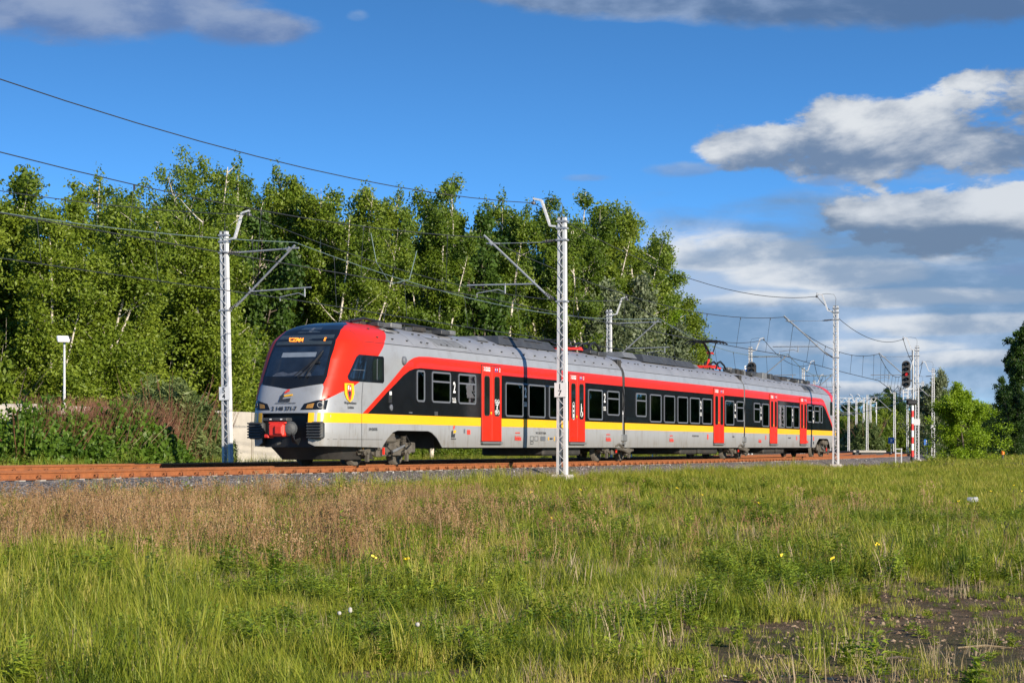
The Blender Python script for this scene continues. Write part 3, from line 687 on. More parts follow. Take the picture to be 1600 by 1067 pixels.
def bogie(cf, x, sg, motor=True):
    bo = MB()
    for s_ in (-1, 1):
        y = s_ * 1.02
        bo.prism([(-1.75, .42), (-1.62, .30), (-.95, .36), (-.6, .26), (.6, .26), (.95, .36), (1.62, .30), (1.75, .42), (1.62, .62), (.9, .70), (.55, .62), (-.55, .62), (-.9, .70), (-1.62, .62)], y - .07, y + .07)
    # prism was extruded along z: swap into x/z plane
    bo.v = [(a, c_, b) for a, b, c_ in bo.v]
    bo.box((0, 0, .5), (.7, 2.0, .3)); bo.box((0, -sg * 1.16, .80), (.75, .16, .22), bev=.03)
    bo.box((-1.55, -sg * 1.15, .55), (.34, .12, .34), bev=.03); bo.box((1.62, -sg * 1.15, .50), (.3, .12, .3), bev=.03)
    bo.box((.62, -sg * 1.14, .36), (.5, .1, .18), bev=.02); bo.box((-.5, -sg * 1.12, .33), (.34, .1, .2), bev=.02)
    b0 = link('bogie', bo.mesh('bogie', 'bogie'), train, TI @ cf @ Matrix.Translation((x, 0, 0)))
    wh = MB().mat('bogie')
    wh.disc_stack((0, 0, 0), (0, -1, 0), [(-.03, .46), (0, .46), (.01, .43), (.13, .425), (.135, .37), (.10, .35), (.07, .30), (.09, .12), (.16, .11), (.16, 0.02)], 28)
    wmesh = wh.mesh('wheel', None, True)
    ax = MB(); ax.tube([(0, -.8, 0), (0, .8, 0)], .08, 8); axm = ax.mesh('axle', 'under')
    for dx_ in (-1.3, 1.3):
        for s_ in (-1, 1):
            link('wheel', wmesh, b0, Matrix.Translation((dx_, s_ * .72, .425)) @ (Matrix.Rotation(math.pi, 4, 'Z') if s_ > 0 else Matrix.Identity(4)))
        link('axle', axm, b0, Matrix.Translation((dx_, 0, .425)))
    y = -sg * 1.17
    det = MB().mat('bogie')
    for dx_ in (-1.3, 1.3):
        det.disc_stack((dx_, -sg * 1.05, .425), (0, -sg, 0), [(0, .17), (.12, .17), (.16, .12), (.2, .10)], 14)
        det.tube([(dx_ - .25, y, .62), (dx_ - .1, y, .5), (dx_ + .05, y - sg * .05, .35)], .035, 6)
        for k in range(6): det.disc_stack((dx_ + (.27 if dx_ < 0 else -.27), y, .56 + k * .045), (0, 0, 1), [(0, .075), (.018, .095), (.036, .075)], 10)
    det.disc_stack((-.05, y, .62), (0, 0, 1), [(0, .2), (.06, .26), (.14, .27), (.2, .22), (.25, .23)], 18)
    det.mat('equip_light').tube([(.15, y - sg * .08, .38), (.72, y - sg * .08, .50), (.95, y - sg * .08, .56)], [.045, .045, .03], 8)
    det.mat('steel').tube([(-.55, y - sg * .06, .46), (-.55, y - sg * .06, .98)], [.05, .035], 8)
    det.mat('orange_red').box((-.42, y - sg * .09, .40), (.06, .05, .2))
    det.mat('bogie').tube([(-1.9, y, .5), (-1.6, y - sg * .05, .62), (-1.3, y, .74), (-.6, y, .78)], .03, 6)
    det.mat('cable').tube([(1.1, y - sg * .05, .85), (1.3, y - sg * .12, .6), (1.0, y - sg * .12, .45), (.7, y - sg * .05, .6)], .018, 5)
    det.tube([(-.2, y - sg * .05, .9), (-.35, y - sg * .14, .55), (.1, y - sg * .12, .35), (.5, y, .4)], .016, 5)
    det.mat('amber_lamp').box((-1.62, y - sg * .05, .50), (.06, .05, .09))
    det.mat('bogie').box((-1.25, y, .24), (.12, .08, .26)); det.box((1.25, y, .24), (.12, .08, .26))
    link('bogie_gear', det.mesh('bogie_gear', None, False), b0)
    return b0

LOW = (1.49, 2.59); HIGH = (1.82, 2.74); MID = (1.68, 2.59)
def lower_car(cf, sg, L, nose, x_skirt):
    """skirts, yellow stripe and underframe; x_skirt lists (x0, x1) flat side runs"""
    pass
BLK_TOP = 2.80
def win_holes(wins, nose, side):
    return [[(side * (qx(x, 2) if nose else x), z) for x, z in rrect(b - a - .06, t_ - z_ - .06, .08, 3, (a + b) / 2, (z_ + t_) / 2)] for a, b, (z_, t_) in wins]
seat_b = MB(); seat_b.mat('seat_blue').box((0, 0, .42), (.12, .46, .70), bev=.04); seat_b.box((-.2, 0, .12), (.42, .46, .12), bev=.03); seat_b.mat('seat_r').box((0, 0, .88), (.11, .34, .22), bev=.04)
seat_me = seat_b.mesh('seat')
def interior(cf, x0, x1, doors):
    mb = MB().mat('floor_grey'); mb.box(((x0 + x1) / 2, 0, 1.03), (x1 - x0, 2.6, .04)); mb.mat('ceil').box(((x0 + x1) / 2, 0, 2.98), (x1 - x0, 2.5, .04))
    for xd in doors:
        for dx_ in (-.95, .95):
            for y in (-.72, .72): mb.mat('glass_panel').box((xd + dx_, y * 1.25, 1.6), (.03, .7, 1.1)); mb.mat('seat_y').tube([(xd + dx_, y * .75, 1.05), (xd + dx_, y * .75, 2.95)], .02, 6)
    link('saloon', mb.mesh('saloon'), train, TI @ cf)
    x = x0 + .7; k = 0
    while x < x1 - .4:
        if all(abs(x - d) > 1.3 for d in doors):
            for y in (-1.05, -.55, .55, 1.05): link('seat', seat_me, train, TI @ cf @ Matrix.Translation((x, y, 1.05)) @ Matrix.Rotation(math.pi * (k % 2), 4, 'Z'))
        x += .82; k += 1
def end_car(i, rev, wins=()):
    sg = -1 if rev else 1; cf = car_frame(i, rev); L = LEN[i] - .16; base = TI @ cf
    body = link('car_body', shell_mesh(L), train, base)
    q = qx
    def mk(polys, mat, off, name, thick=0.0, g=.12, gy=None, both=False):
        mb = MB().mat(mat)
        for p in polys:
            patch(mb, p, off, g, True, sg, thick, gy)
        if both: pass
        return link(name, pm(mb, name), body)
    QL = qx(L, 2)
    # side skirts on both sides (silver), arch over the first bogie
    for side in (1, -1):
        def sp(pts): return [(side * a, b) for a, b in pts]
        ylo = .70
        arch = [(qx(3.05, 1), .50), (qx(3.35, 1), .74), (qx(3.7, 1), .93), (qx(4.0, 1), .98), (qx(6.05, 1), .98), (qx(6.3, 1), .93), (qx(6.65, 1), .78), (qx(7.05, 1), .50)]
        fr = [(qy(ylo, 1.42), 1.42), (qy(ylo, .9), .9), (qy(ylo, .62), .62), (qy(.86, .54), .54)] + arch + [(QL, .50), (QL, 1.42)]
        mb = MB().mat('skirt'); patch(mb, sp(fr), 0, .15, True, sg, .03, .3); link('skirt', pm(mb, 'skirt'), body)
        # stripes
        st = MB().mat('yellow'); patch(st, sp([(qy(ylo, 1.17), 1.165), (QL, 1.165), (QL, 1.425), (qy(ylo, 1.4), 1.425)]), .004, .2, True, sg)
        link('yellow_stripe', pm(st, 'yellow_stripe'), body)
        bk = MB().mat('black')
        blk = [(qx(2.15, 1.5), 1.428), (qx(2.55, 1.6), 1.64), (qx(3.3, 2), 2.04), (qx(3.94, 2.3), 2.34), (qx(4.35, 2.4), 2.55), (qx(4.75, 2.6), 2.70), (qx(5.1, 2.7), 2.77), (qx(5.5, 2.8), BLK_TOP), (QL, BLK_TOP), (QL, 1.428)]
        patch(bk, sp(blk), .005, .4, True, sg, 0, .3, win_holes(wins, True, side)); link('black_band', pm(bk, 'black_band'), body)
        rd = MB().mat('red')
        red = [(qx(1.87, 1.5), 1.43), (qx(2.6, 1.7), 1.84), (qx(3.3, 2), 2.22), (qx(3.94, 2.3), 2.57), (qx(4.35, 2.4), 2.80), (qx(4.72, 2.6), 2.98), (qx(5.05, 2.7), 3.08), (qx(5.4, 2.8), 3.13), (qx(6, 3), 3.15), (QL, 3.15),
               (QL, BLK_TOP), (qx(5.5, 2.8), BLK_TOP), (qx(5.1, 2.7), 2.77), (qx(4.75, 2.6), 2.70), (qx(4.35, 2.4), 2.55), (qx(3.94, 2.3), 2.34), (qx(3.3, 2), 2.04), (qx(2.55, 1.6), 1.64), (qx(2.15, 1.5), 1.43)]
        patch(rd, sp(red), .006, .4, True, sg, 0, .3); link('red_stripe', pm(rd, 'red_stripe'), body)
        # red hood over the cab corner
        hd = MB().mat('red')
        hood = [(qy(0.981, 1.72), 1.72), (qx(.22, 1.75), 1.755), (qx(.50, 1.8), 1.85), (qx(.82, 1.97), 1.97), (qx(1.25, 2.1), 2.10), (qx(1.68, 2.26), 2.27), (qx(2.2, 2.6), 2.58), (qx(2.85, 3.09), 3.09), (qx(3.35, 3.45), 3.47), (qx(3.95, 3.8), 3.80), (qx(4.35, 3.95), 3.95), (qx(4.6, 3.99), 4.02),
                (qy(0.160, 4.02), 4.02), (qy(0.300, 3.995), 3.995), (qy(0.460, 3.96), 3.96), (qy(0.562, 3.9), 3.90), (qy(0.635, 3.83), 3.83), (qy(0.726, 3.7), 3.70), (qy(0.803, 3.4), 3.40), (qy(0.826, 2.9), 2.9), (qy(0.835, 2.4), 2.40), (qy(0.981, 2.12), 2.12)]
        patch(hd, sp(hood), .007, .09, True, sg, 0, .09); link('red_hood', pm(hd, 'red_hood'), body)
        # cab side window and door window in one dark band
        cb = MB().mat('black')
        patch(cb, sp([(qx(1.18, 2.45), 2.42), (qx(1.20, 2.35), 2.33), (qx(1.28, 2.3), 2.29), (qx(3.06, 2.3), 2.29), (qx(3.12, 2.3), 2.34), (qx(3.12, 3), 2.98), (qx(3.06, 3), 3.03), (qx(1.72, 3), 3.03), (qx(1.58, 2.9), 2.96)]), .012, .12, True, sg)
        cbo = link('cab_window', pm(cb, 'cab_window'), body)
        g1 = MB().mat('wglass'); patch(g1, sp([(qx(1.27, 2.45), 2.42), (qx(1.31, 2.35), 2.36), (qx(2.0, 2.36), 2.36), (qx(2.12, 3), 2.97), (qx(1.80, 3), 2.97), (qx(1.65, 2.9), 2.90)]), .017, .12, True, sg)
        g1.mat('glass'); patch(g1, sp([(qx(2.42, 2.36), 2.37), (qx(3.0, 2.36), 2.37), (qx(3.0, 2.9), 2.95), (qx(2.55, 2.9), 2.95), (qx(2.42, 2.8), 2.85)]), .017, .12, True, sg)
        g1.mat('frame'); patch(g1, sp([(qx(2.66, 2.36), 2.37), (qx(2.69, 2.36), 2.37), (qx(2.69, 2.9), 2.95), (qx(2.66, 2.9), 2.95)]), .021, .12, True, sg)
        patch(g1, sp([(qx(1.42, 2.62), 2.60), (qx(1.98, 2.62), 2.60), (qx(1.98, 2.62), 2.612), (qx(1.42, 2.62), 2.612)]), .0205, .12, True, sg)
        link('cab_glass', pm(g1, 'cab_glass'), body)
        # body joints
        jt = MB().mat('rubber')
        def strip(pts, w_=.012, o_=.0085):
            for (x0, z0), (x1, z1) in zip(pts[:-1], pts[1:]):
                d = math.hypot(x1 - x0, z1 - z0); nx, nz = -(z1 - z0) / d * w_ / 2, (x1 - x0) / d * w_ / 2
                patch(jt, sp([(qx(x0 - nx, z0), z0 - nz), (qx(x1 - nx, z1), z1 - nz), (qx(x1 + nx, z1), z1 + nz), (qx(x0 + nx, z0), z0 + nz)]), o_, .3, True, sg, 0, .1)
        strip([(1.85, .52), (1.82, 1.5), (1.9, 2.28)], .014); strip([(2.05, 3.04), (2.1, 3.2), (2.0, 3.45), (1.85, 3.7)], .014)
        strip([(2.1, 3.40), (L, 3.41)], .014, .009); strip([(3.05, .72), (.35, .72)], .010, .003); strip([(5.2, 3.43), (5.0, 3.7), (4.8, 3.9)], .010); strip([(9.35, 3.43), (9.2, 3.7), (9.0, 3.92)], .010); strip([(13.0, 3.43), (12.9, 3.7), (12.8, 3.92)], .010); strip([(17.5, 3.43), (17.4, 3.7), (17.3, 3.92)], .010)
        link('body_joint', pm(jt, 'body_joint'), body)
    # nose: black mask, glazing, display
    mk([[(qy(-0.883, 2.2), 2.2), (0, 2.06), (qy(0.960, 2.2), 2.2), (qy(0.992, 2.4), 2.40), (qy(0.971, 2.9), 2.9), (qy(0.944, 3.4), 3.40), (qy(0.855, 3.7), 3.70), (qy(0.749, 3.83), 3.83), (qy(0.665, 3.9), 3.90), (qy(.47, 3.96), 3.96), (qy(.31, 3.995), 3.995), (qy(.17, 4.02), 4.02),
         (qy(-.17, 4.02), 4.02), (qy(-.31, 3.995), 3.995), (qy(-.47, 3.96), 3.96), (qy(-0.612, 3.9), 3.90), (qy(-0.689, 3.83), 3.83), (qy(-0.787, 3.7), 3.70), (qy(-0.868, 3.4), 3.40), (qy(-0.893, 2.9), 2.9), (qy(-0.913, 2.4), 2.40)]], 'black', .009, 'nose_mask', g=.09)
    ws = mk([[(qy(-0.845, 2.42), 2.42), (qy(-.5, 2.40), 2.395), (0, 2.385), (qy(.5, 2.40), 2.395), (qy(0.918, 2.42), 2.42), (qy(0.907, 2.9), 2.9), (qy(0.876, 3.2), 3.22), (qy(-0.806, 3.2), 3.22), (qy(-0.834, 2.9), 2.9)]], 'wglass', .014, 'windscreen', g=.12)
    mk([[(qy(-.48, 2.93), 2.93), (qy(.56, 2.93), 2.93), (qy(.56, 3.06), 3.06), (qy(-.48, 3.06), 3.06)]], 'visor', .0145, 'sun_blind')
    mk([[(qy(-.6, 2.45), 2.41), (qy(.2, 2.45), 2.41), (qy(.6, 2.45), 2.41), (qy(.55, 2.5), 2.49), (qy(.3, 2.53), 2.54), (qy(.1, 2.53), 2.53), (qy(-.1, 2.53), 2.48), (qy(-.3, 2.53), 2.53), (qy(-.5, 2.53), 2.50)]], 'dash', .0143, 'driver_desk')
    mk([[(qy(-0.806, 3.28), 3.28), (qy(0.876, 3.28), 3.28), (qy(0.833, 3.55), 3.55), (qy(-0.766, 3.55), 3.55)]], 'panel_dark', .0135, 'destination_display')
    mk([[(qy(-.32, 3.62), 3.62), (qy(.36, 3.62), 3.62), (qy(.30, 3.78), 3.78), (qy(-.27, 3.78), 3.78)]], 'panel_dark', .0135, 'top_camera_window')
    mk([[(qy(.02, 3.63), 3.635), (qy(.10, 3.63), 3.635), (qy(.10, 3.75), 3.76), (qy(.02, 3.75), 3.76)]], 'frame', .017, 'top_camera')
    def front_m(y, z, out=.018, rot=0):
        qq = -(-qy(-y * sg if False else y, z)); qq = qy(y, z)
        p = S(qq, z); n = SN(qq, z); up = (S(qq, z + .02) - S(qq, z - .02)).normalized(); r = up.cross(n).normalized()
        m = Matrix(((r.x, up.x, n.x, p.x + n.x * out), (r.y, up.y, n.y, p.y + n.y * out), (r.z, up.z, n.z, p.z + n.z * out), (0, 0, 0, 1)))
        return m
    if not rev:
        # centred lettering; y > 0 here is the camera side (image right)
        link('display_text', text_mesh("'CZMA", .235, 'amber', bold=.004, narrow=.70), body, front_m(-.22, 3.41))
        link('display_text', text_mesh("E", .20, 'amber', bold=.004, narrow=.6), body, front_m(.66, 3.41))
        link('fleet_number', text_mesh('2 140 371-7', .155, 'darkprint', bold=.003), body, front_m(-.03, 1.53))
        link('operator_line', text_mesh('ŁÓDZKA KOLEJ AGLOMERACYJNA', .040, 'darkprint'), body, front_m(.0, 1.68))
        lg = MB().mat('redprint'); lg.prism([(-.02, .12), (.10, .17), (.10, .23), (.02, .21), (-.06, .12)], 0, .004)
        lg.mat('yellow').prism([(-.04, .07), (.20, .10), (.20, .06), (-.04, .03)], 0, .005)
        lg.mat('darkprint').prism([(-.13, .08), (-.05, .09), (-.08, -.03), (.15, 0), (.13, -.10), (-.19, -.10)], 0, .004)
        link('operator_logo', lg.mesh('operator_logo'), body, front_m(-.02, 1.82) @ Matrix.Scale(1.05, 4))
    # headlights
    for s_ in (1, -1):
        mb = MB().mat('black')
        pl = [(qy(.46, 1.50), 1.50), (qy(1.08, 1.50), 1.51), (qy(1.10, 1.76), 1.765), (qy(.90, 1.76), 1.755), (qy(.56, 1.66), 1.665)]
        patch(mb, [(s_ * a, b) for a, b in pl], .011, .08, True, sg)
        hl = link('headlight', pm(mb, 'headlight'), body)
        mb = MB().mat('amber_lamp')
        patch(mb, [(s_ * a, b) for a, b in [(qy(.62, 1.55), 1.545), (qy(.80, 1.55), 1.545), (qy(.83, 1.68), 1.68), (qy(.65, 1.65), 1.64)]], .015, .1, True, sg)
        link('indicator_lamp', pm(mb), hl)
        for yy, zz, r_ in ((.96, 1.63, .08),):
            p = S(s_ * qy(yy, zz), zz); n = SN(s_ * qy(yy, zz), zz); p.y *= sg; n.y *= sg
            lm = MB().mat('frame'); lm.disc_stack(p + n * .012, n, [(0, r_), (.006, r_)], 16); lm.mat('lens_dark').disc_stack(p + n * .02, n, [(0, r_ * .8), (.01, r_ * .7), (.02, r_ * .3)], 16)
            link('lamp_lens', lm.mesh('lamp_lens'), hl)
    # dark coupler bay, valance, buffers, coupler
    bay = MB(); bay.box((.75, 0, .96), (.9, 1.5, .9)); bay.box((.42, 0, 1.40), (.68, 1.42, .02)); link('coupler_bay', bay.mesh('coupler_bay', 'cable'), body)
    va = MB()
    prof = [(y_, a_B(min(abs(y_) / 1.25, .95))) for y_ in np.linspace(-1.2, 1.2, 15)]
    top = [(.50 + a_ * 1.5, y_, .56) for y_, a_ in prof]; bot = [(.95 + a_ * 1.9, y_ * .86, .17) for y_, a_ in prof]
    n_ = len(top); va.add(top + bot + [(p[0] + .05, p[1], p[2]) for p in top + bot], [(i, i + 1, n_ + i + 1, n_ + i) for i in range(n_ - 1)] + [(2 * n_ + i, 3 * n_ + i, 3 * n_ + i + 1, 2 * n_ + i + 1) for i in range(n_ - 1)])
    for s_ in (1, -1):
        va.add([(top[0][0], s_ * 1.2, .56), (2.6, s_ * 1.22, .56), (2.3, s_ * 1.12, .30), (bot[0][0], s_ * 1.03, .17)], [(0, 1, 2, 3)])
    link('track_clearer', va.mesh('track_clearer', 'under'), body)
    for s_ in (1, -1):
        mb = MB(); x0 = S(qy(.90, 1.0), 1.0).x
        mb.box((x0 + .02, s_ * .90, .955), (.20, .46, .46), bev=.05)
        for k in range(6): mb.box((x0 - .11, s_ * .90, .77 + k * .075), (.09, .43, .045), bev=.015)
        link('anticlimber', mb.mesh('anticlimber', 'equip'), body)
    cpl = MB().mat('orange_red'); cpl.box((-.42, -.08 * sg, .96), (.34, .46, .34), bev=.04); cpl.box((-.60, -.17 * sg, .96), (.06, .22, .22), bev=.02); cpl.box((-.42, .22 * sg, .80), (.3, .14, .10), bev=.02); cpl.box((-.40, -.08 * sg, 1.15), (.26, .5, .05), bev=.01)
    cpl.mat('equip').box((-.36, 0, 1.24), (.30, .74, .09), bev=.02); cpl.box((0, 0, .96), (.9, .3, .22)); cpl.tube([(-.1, 0, .78), (-.2, 0, .62), (-.38, .02, .58)], .035, 6)
    cpl.disc_stack((-.30, -.34 * sg, 1.0), (-1, -sg * .6, 0), [(-.1, .1), (0, .19), (.10, .2), (.16, .14), (.18, .05)], 16)
    cpl.mat('cable')
    for k in range(5): cpl.tube([(-.2, -(.2 + .05 * k) * sg, 1.15 - .03 * k), (-.42, -(.42 + .03 * k) * sg, .95 - .06 * k), (-.25, -(.40 + .04 * k) * sg, .66 - .02 * k), (.1, -(.45) * sg, .75)], .018, 5)
    cpl.mat('plate').disc_stack((-.60, -.10 * sg, .96), (-1, 0, 0), [(0, .025), (.01, .025)], 8); cpl.box((-.515, .12 * sg, 1.245), (.008, .06, .03)); cpl.box((-.515, -.2 * sg, 1.245), (.008, .06, .03))
    link('coupler', cpl.mesh('coupler'), body)
    if not rev:
        wp = MB().mat('cable')
        def fp(y, z, o_): qq = qy(y, z); p = S(qq, z) + SN(qq, z) * o_; return (p.x, p.y * sg, p.z)
        wp.tube([fp(.22, 2.36, .06), fp(.52, 2.62, .09), fp(.74, 3.08, .05)], .016, 6); wp.tube([fp(.46, 2.36, .06), fp(.60, 2.66, .09), fp(.72, 2.98, .05)], .018, 6); wp.tube([fp(.10, 2.40, .05), fp(.62, 2.85, .05)], .012, 5); wp.box(fp(.68, 2.76, .05), (.06, .14, .05))
        link('wiper', wp.mesh('wiper'), body)
    bogie(cf, 3.82, sg)
    return cf, sg, L, body
def under(cf, x0, x1, sg, zb=.44, y=1.1, name='underframe'):
    mb = MB(); mb.box(((x0 + x1) / 2, 0, (zb + 1.0) / 2), (x1 - x0, 2 * y, 1.0 - zb)); return link(name, mb.mesh(name, 'under'), train, TI @ cf)
def under_gear(cf, xs, sg):
    for (x0, x1, zb) in xs:
        mb = MB(); mb.box(((x0 + x1) / 2, 0, (zb + .55) / 2), (x1 - x0, 2.3, .55 - zb), bev=.06); mb.box(((x0 + x1) / 2 - .3, -sg * 1.18, zb + .12), (.4, .1, .16), bev=.02); link('underfloor_box', mb.mesh('underfloor_box', 'under'), train, TI @ cf)
def roof_box(cf, x0, x1, hw, z0, z1, sg, mat='equip', name='roof_unit', taper=.35, yc=0):
    mb = MB(); t = min(taper, (x1 - x0) * .3)
    vs = [(x0, yc - hw, z0), (x1, yc - hw, z0), (x1, yc + hw, z0), (x0, yc + hw, z0), (x0 + t, yc - hw * .75, z1), (x1 - t * .4, yc - hw * .75, z1), (x1 - t * .4, yc + hw * .75, z1), (x0 + t, yc + hw * .75, z1)]
    mb.add(vs, [(3, 2, 1, 0), (4, 5, 6, 7), (0, 1, 5, 4), (1, 2, 6, 5), (2, 3, 7, 6), (3, 0, 4, 7)]); return link(name, mb.mesh(name, mat), train, TI @ cf)
def roof_clutter(cf, x0, x1, sg, seed, name='roof_equipment', ymax=.8, h=.22):
    r_ = random.Random(seed); mb = MB(); x = x0
    while x < x1:
        l = r_.uniform(.3, .9); y = r_.uniform(-ymax, ymax * .6) * sg * -1 * -1; mb.mat(r_.choice(['equip', 'equip', 'equip_light', 'under'])).box((x + l / 2, -sg * r_.uniform(.1, ymax * .9), 3.98 + r_.uniform(0, .05)), (l, r_.uniform(.25, .6), r_.uniform(.12, h)), bev=.02); x += l * r_.uniform(.6, 1.1)
    mb.mat('cable'); mb.tube([(x0 - .2, -sg * .5, 4.03), (x0 + .5, -sg * .55, 4.14), ((x0 + x1) / 2, -sg * .55, 4.13), (x1 - .3, -sg * .52, 4.12), (x1, -sg * .4, 4.04)], .035, 6); mb.tube([(x0, -sg * .3, 4.06), ((x0 + x1) / 2, -sg * .3, 4.2), (x1, -sg * .35, 4.08)], .028, 6)
    return link(name, mb.mesh(name), train, TI @ cf)
def roof_quad(cf, x0, x1, z0, z1, sg, mat, frame_m, skew=0.0, name='roof_window', nose=True):
    mb = MB().mat(frame_m); patch(mb, [(qx(x0, 3.5) if nose else x0, z0), (qx(x1, 3.5) if nose else x1, z0), (qx(x1 - skew, 3.5) if nose else x1 - skew, z1), (qx(x0 - skew, 3.5) if nose else x0 - skew, z1)], .010, .2, nose, sg, .012, .05)
    mb.mat(mat); e = .05; mid = (x0 + x1) / 2
    for a, b in ((x0 + .06, mid - .03), (mid + .03, x1 - .06)) if x1 - x0 > 1 else ((x0 + .05, x1 - .05),):
        patch(mb, [(qx(a, 3.5) if nose else a, z0 + e), (qx(b, 3.5) if nose else b, z0 + e), (qx(b - skew, 3.5) if nose else b - skew, z1 - e), (qx(a - skew, 3.5) if nose else a - skew, z1 - e)], .014, .2, nose, sg, 0, .05)
    return link(name, pm(mb, name), train, TI @ cf)
def bolts(cf, x0, x1, sg, nose, zs=(3.56, 3.80), step=.95):
    mb = MB(); x = x0
    while x < x1:
        for z in zs:
            q_ = qx(x, z) if nose else x; p = S(q_, z, nose) + SN(q_, z, nose) * .012; mb.box((p.x, p.y * sg, p.z), (.07, .05, .035))
        x += step * (.45 if int(x * 7) % 5 == 0 else 1)
    link('roof_lugs', mb.mesh('roof_lugs', 'equip'), train, TI @ cf)
def smallprint(cf, x, z, sg, s1, size=.10):
    side_text(cf, s1, x, z, sg, size, 'darkprint', narrow=.8)

def surf_m(cf, x, z, out=.010):
    q_ = qx(x, z); p = S(q_, z); n = SN(q_, z); up = Vector((0, 0, 1)); up = (up - n * up.dot(n)).normalized(); r = up.cross(n)
    return TI @ cf @ Matrix(((r.x, up.x, n.x, p.x + n.x * out), (r.y, up.y, n.y, p.y + n.y * out), (r.z, up.z, n.z, p.z + n.z * out), (0, 0, 0, 1)))
# --- front car
def glaze(cf, wins, splits, sg):
    for (a, b, zz), sp_ in zip(wins, splits):
        add_window(cf, a, b, *zz, sg, sp_); add_window(cf, a, b, *zz, -sg, sp_)
W0 = [(5.21, 5.76, HIGH), (6.25, 7.58, HIGH), (8.14, 9.46, HIGH), (11.82, 13.32, LOW), (13.77, 15.27, LOW), (15.62, 17.12, LOW), (19.43, 20.93, LOW), (21.43, 22.77, MID)]
cf, sg, L, body = end_car(0, False, W0); BODY0 = body
glaze(cf, W0, (0, 1, 1, 0, 0, 0, 0, 1), sg); interior(cf, 5.15, L - .1, (10.68, 18.29))
for x in (7.86, 13.53, 21.18): add_two(cf, x, 2.29, sg)
add_door(cf, 10.68, sg, ('', 'bike')); add_door(cf, 18.29, sg, ('oval', 'wc'))
side_text(cf, 'łódzkie', 12.9, .80, sg, .22, 'redprint', narrow=.85, bold=.004); side_text(cf, 'województwo', 12.86, .98, sg, .085, 'redprint', narrow=.85)
side_text(cf, 'łódzkie', 21.6, .80, sg, .22, 'redprint', narrow=.85, bold=.004); side_text(cf, 'województwo', 21.56, .98, sg, .085, 'redprint', narrow=.85)
smallprint(cf, 2.45, 1.0, sg, 'LM-4268-005', .12)
smallprint(cf, 14.9, .98, sg, '94 51 2 140 371-7 PL-ŁKA', .105)
link('lettering', text_mesh('Województwo', .105, 'darkprint', narrow=.9), train, surf_m(cf, 1.24, 1.70)); link('lettering', text_mesh('Łódzkie', .105, 'darkprint', narrow=.9), train, surf_m(cf, 1.26, 1.58))
pc = MB().mat('white')
for (x, z, w_, h_) in ((14.1, .80, .28, .14), (14.1, .66, .24, .08), (14.5, .80, .28, .14)):
    pc.mat('darkprint'); ring_ = [(x - w_ / 2, z - h_ / 2), (x + w_ / 2, z + h_ / 2)]
    for (cx, cz, ww, hh) in ((x, z - h_ / 2, w_, .012), (x, z + h_ / 2, w_, .012), (x - w_ / 2, z, .012, h_), (x + w_ / 2, z, .012, h_)): pc.box((cx, -sg * 1.420, cz), (ww, .004, hh))
for (x, z, w_, h_, mt) in ((15.1, .80, .42, .14, 'frame'), (15.6, .80, .07, .10, 'yellow'), (15.85, .80, .25, .05, 'darkprint'), (16.15, .80, .05, .14, 'yellow'), (16.45, .78, .25, .2, 'blueprint'), (16.5, .62, .2, .06, 'redprint'), (8.93, .97, .24, .14, 'redprint'), (8.62, 1.0, .10, .13, 'frame'), (.0 + 4.82, 1.50, .2, .03, 'frame'), (6.55, 1.50, .22, .12, 'equip')):
    pc.mat(mt).box((x, -sg * 1.420, z), (w_, .004 if z < 1.3 else .02, h_))
link('side_markings', pc.mesh('side_markings'), train, TI @ cf)
badge = MB().mat('redprint'); badge.prism([(-.02, .10), (.10, .16), (.10, .24), (.0, .22)], 0, .004); badge.mat('yellow').prism([(.02, .08), (.18, .10), (.18, .02), (.02, .0)], 0, .004)
badge.mat('darkprint').prism([(-.14, .06), (-.02, .09), (-.04, -.03), (.12, -.01), (.10, -.12), (-.16, -.12)], 0, .005)
bo_ = link('operator_logo', badge.mesh('operator_logo'), train, sidem(cf, 7.8, .93, sg, .006)); side_text(cf, 'ŁÓDZKA KOLEJ', 7.8, .76, sg, .05, 'darkprint')
# shield with two halves on the cab side
sh = MB().mat('yellow'); sh.prism([(-.24, .26), (.24, .26), (.25, -.05), (.16, -.22), (0, -.32), (-.16, -.22), (-.25, -.05)], 0, .004)
sh.mat('redprint').prism([(-.10, .22), (.10, .22), (.12, -.05), (.06, -.22), (0, -.28), (-.06, -.22), (-.12, -.05)], .004, .007)
sh.mat('white').prism([(-.07, .18), (-.01, .20), (-.03, .05), (-.08, .08)], .007, .009); sh.prism([(.04, .16), (.08, .12), (.05, .04), (.02, .08)], .007, .009)
sh.mat('darkprint').prism([(-.08, .0), (0, .03), (.08, 0), (.04, -.14), (0, -.2), (-.04, -.14)], .007, .009)
link('coat_of_arms', sh.mesh('coat_of_arms'), train, surf_m(cf, 1.20, 2.00, .016) @ Matrix.Scale(.88, 4))
sn = MB().mat('frame'); sn.disc_stack((4.38, -sg * 1.41, 2.97), (0, -sg, 0), [(0, .13), (.05, .12), (.08, .07)], 14); sn.disc_stack((3.55, -sg * 1.41, 1.62), (0, -sg, 0), [(0, .09), (.03, .09), (.05, .05)], 12)
sn.mat('rubber').box((3.5, -sg * 1.42, 1.92), (.2, .02, .34)); sn.mat('white').box((3.5, -sg * 1.432, 2.02), (.13, .01, .10)); sn.mat('curt').box((3.5, -sg * 1.432, 1.90), (.06, .01, .05))
link('door_camera', sn.mesh('door_camera'), train, TI @ cf)
roof_quad(cf, 6.9, 9.15, 3.46, 3.80, sg, 'equip_light', 'silver', .42); roof_quad(cf, 4.0, 4.5, 3.74, 3.9, sg, 'concrete_l', 'equip', .25, 'roof_hatch')
bolts(cf, 3.0, L - .4, sg, True)
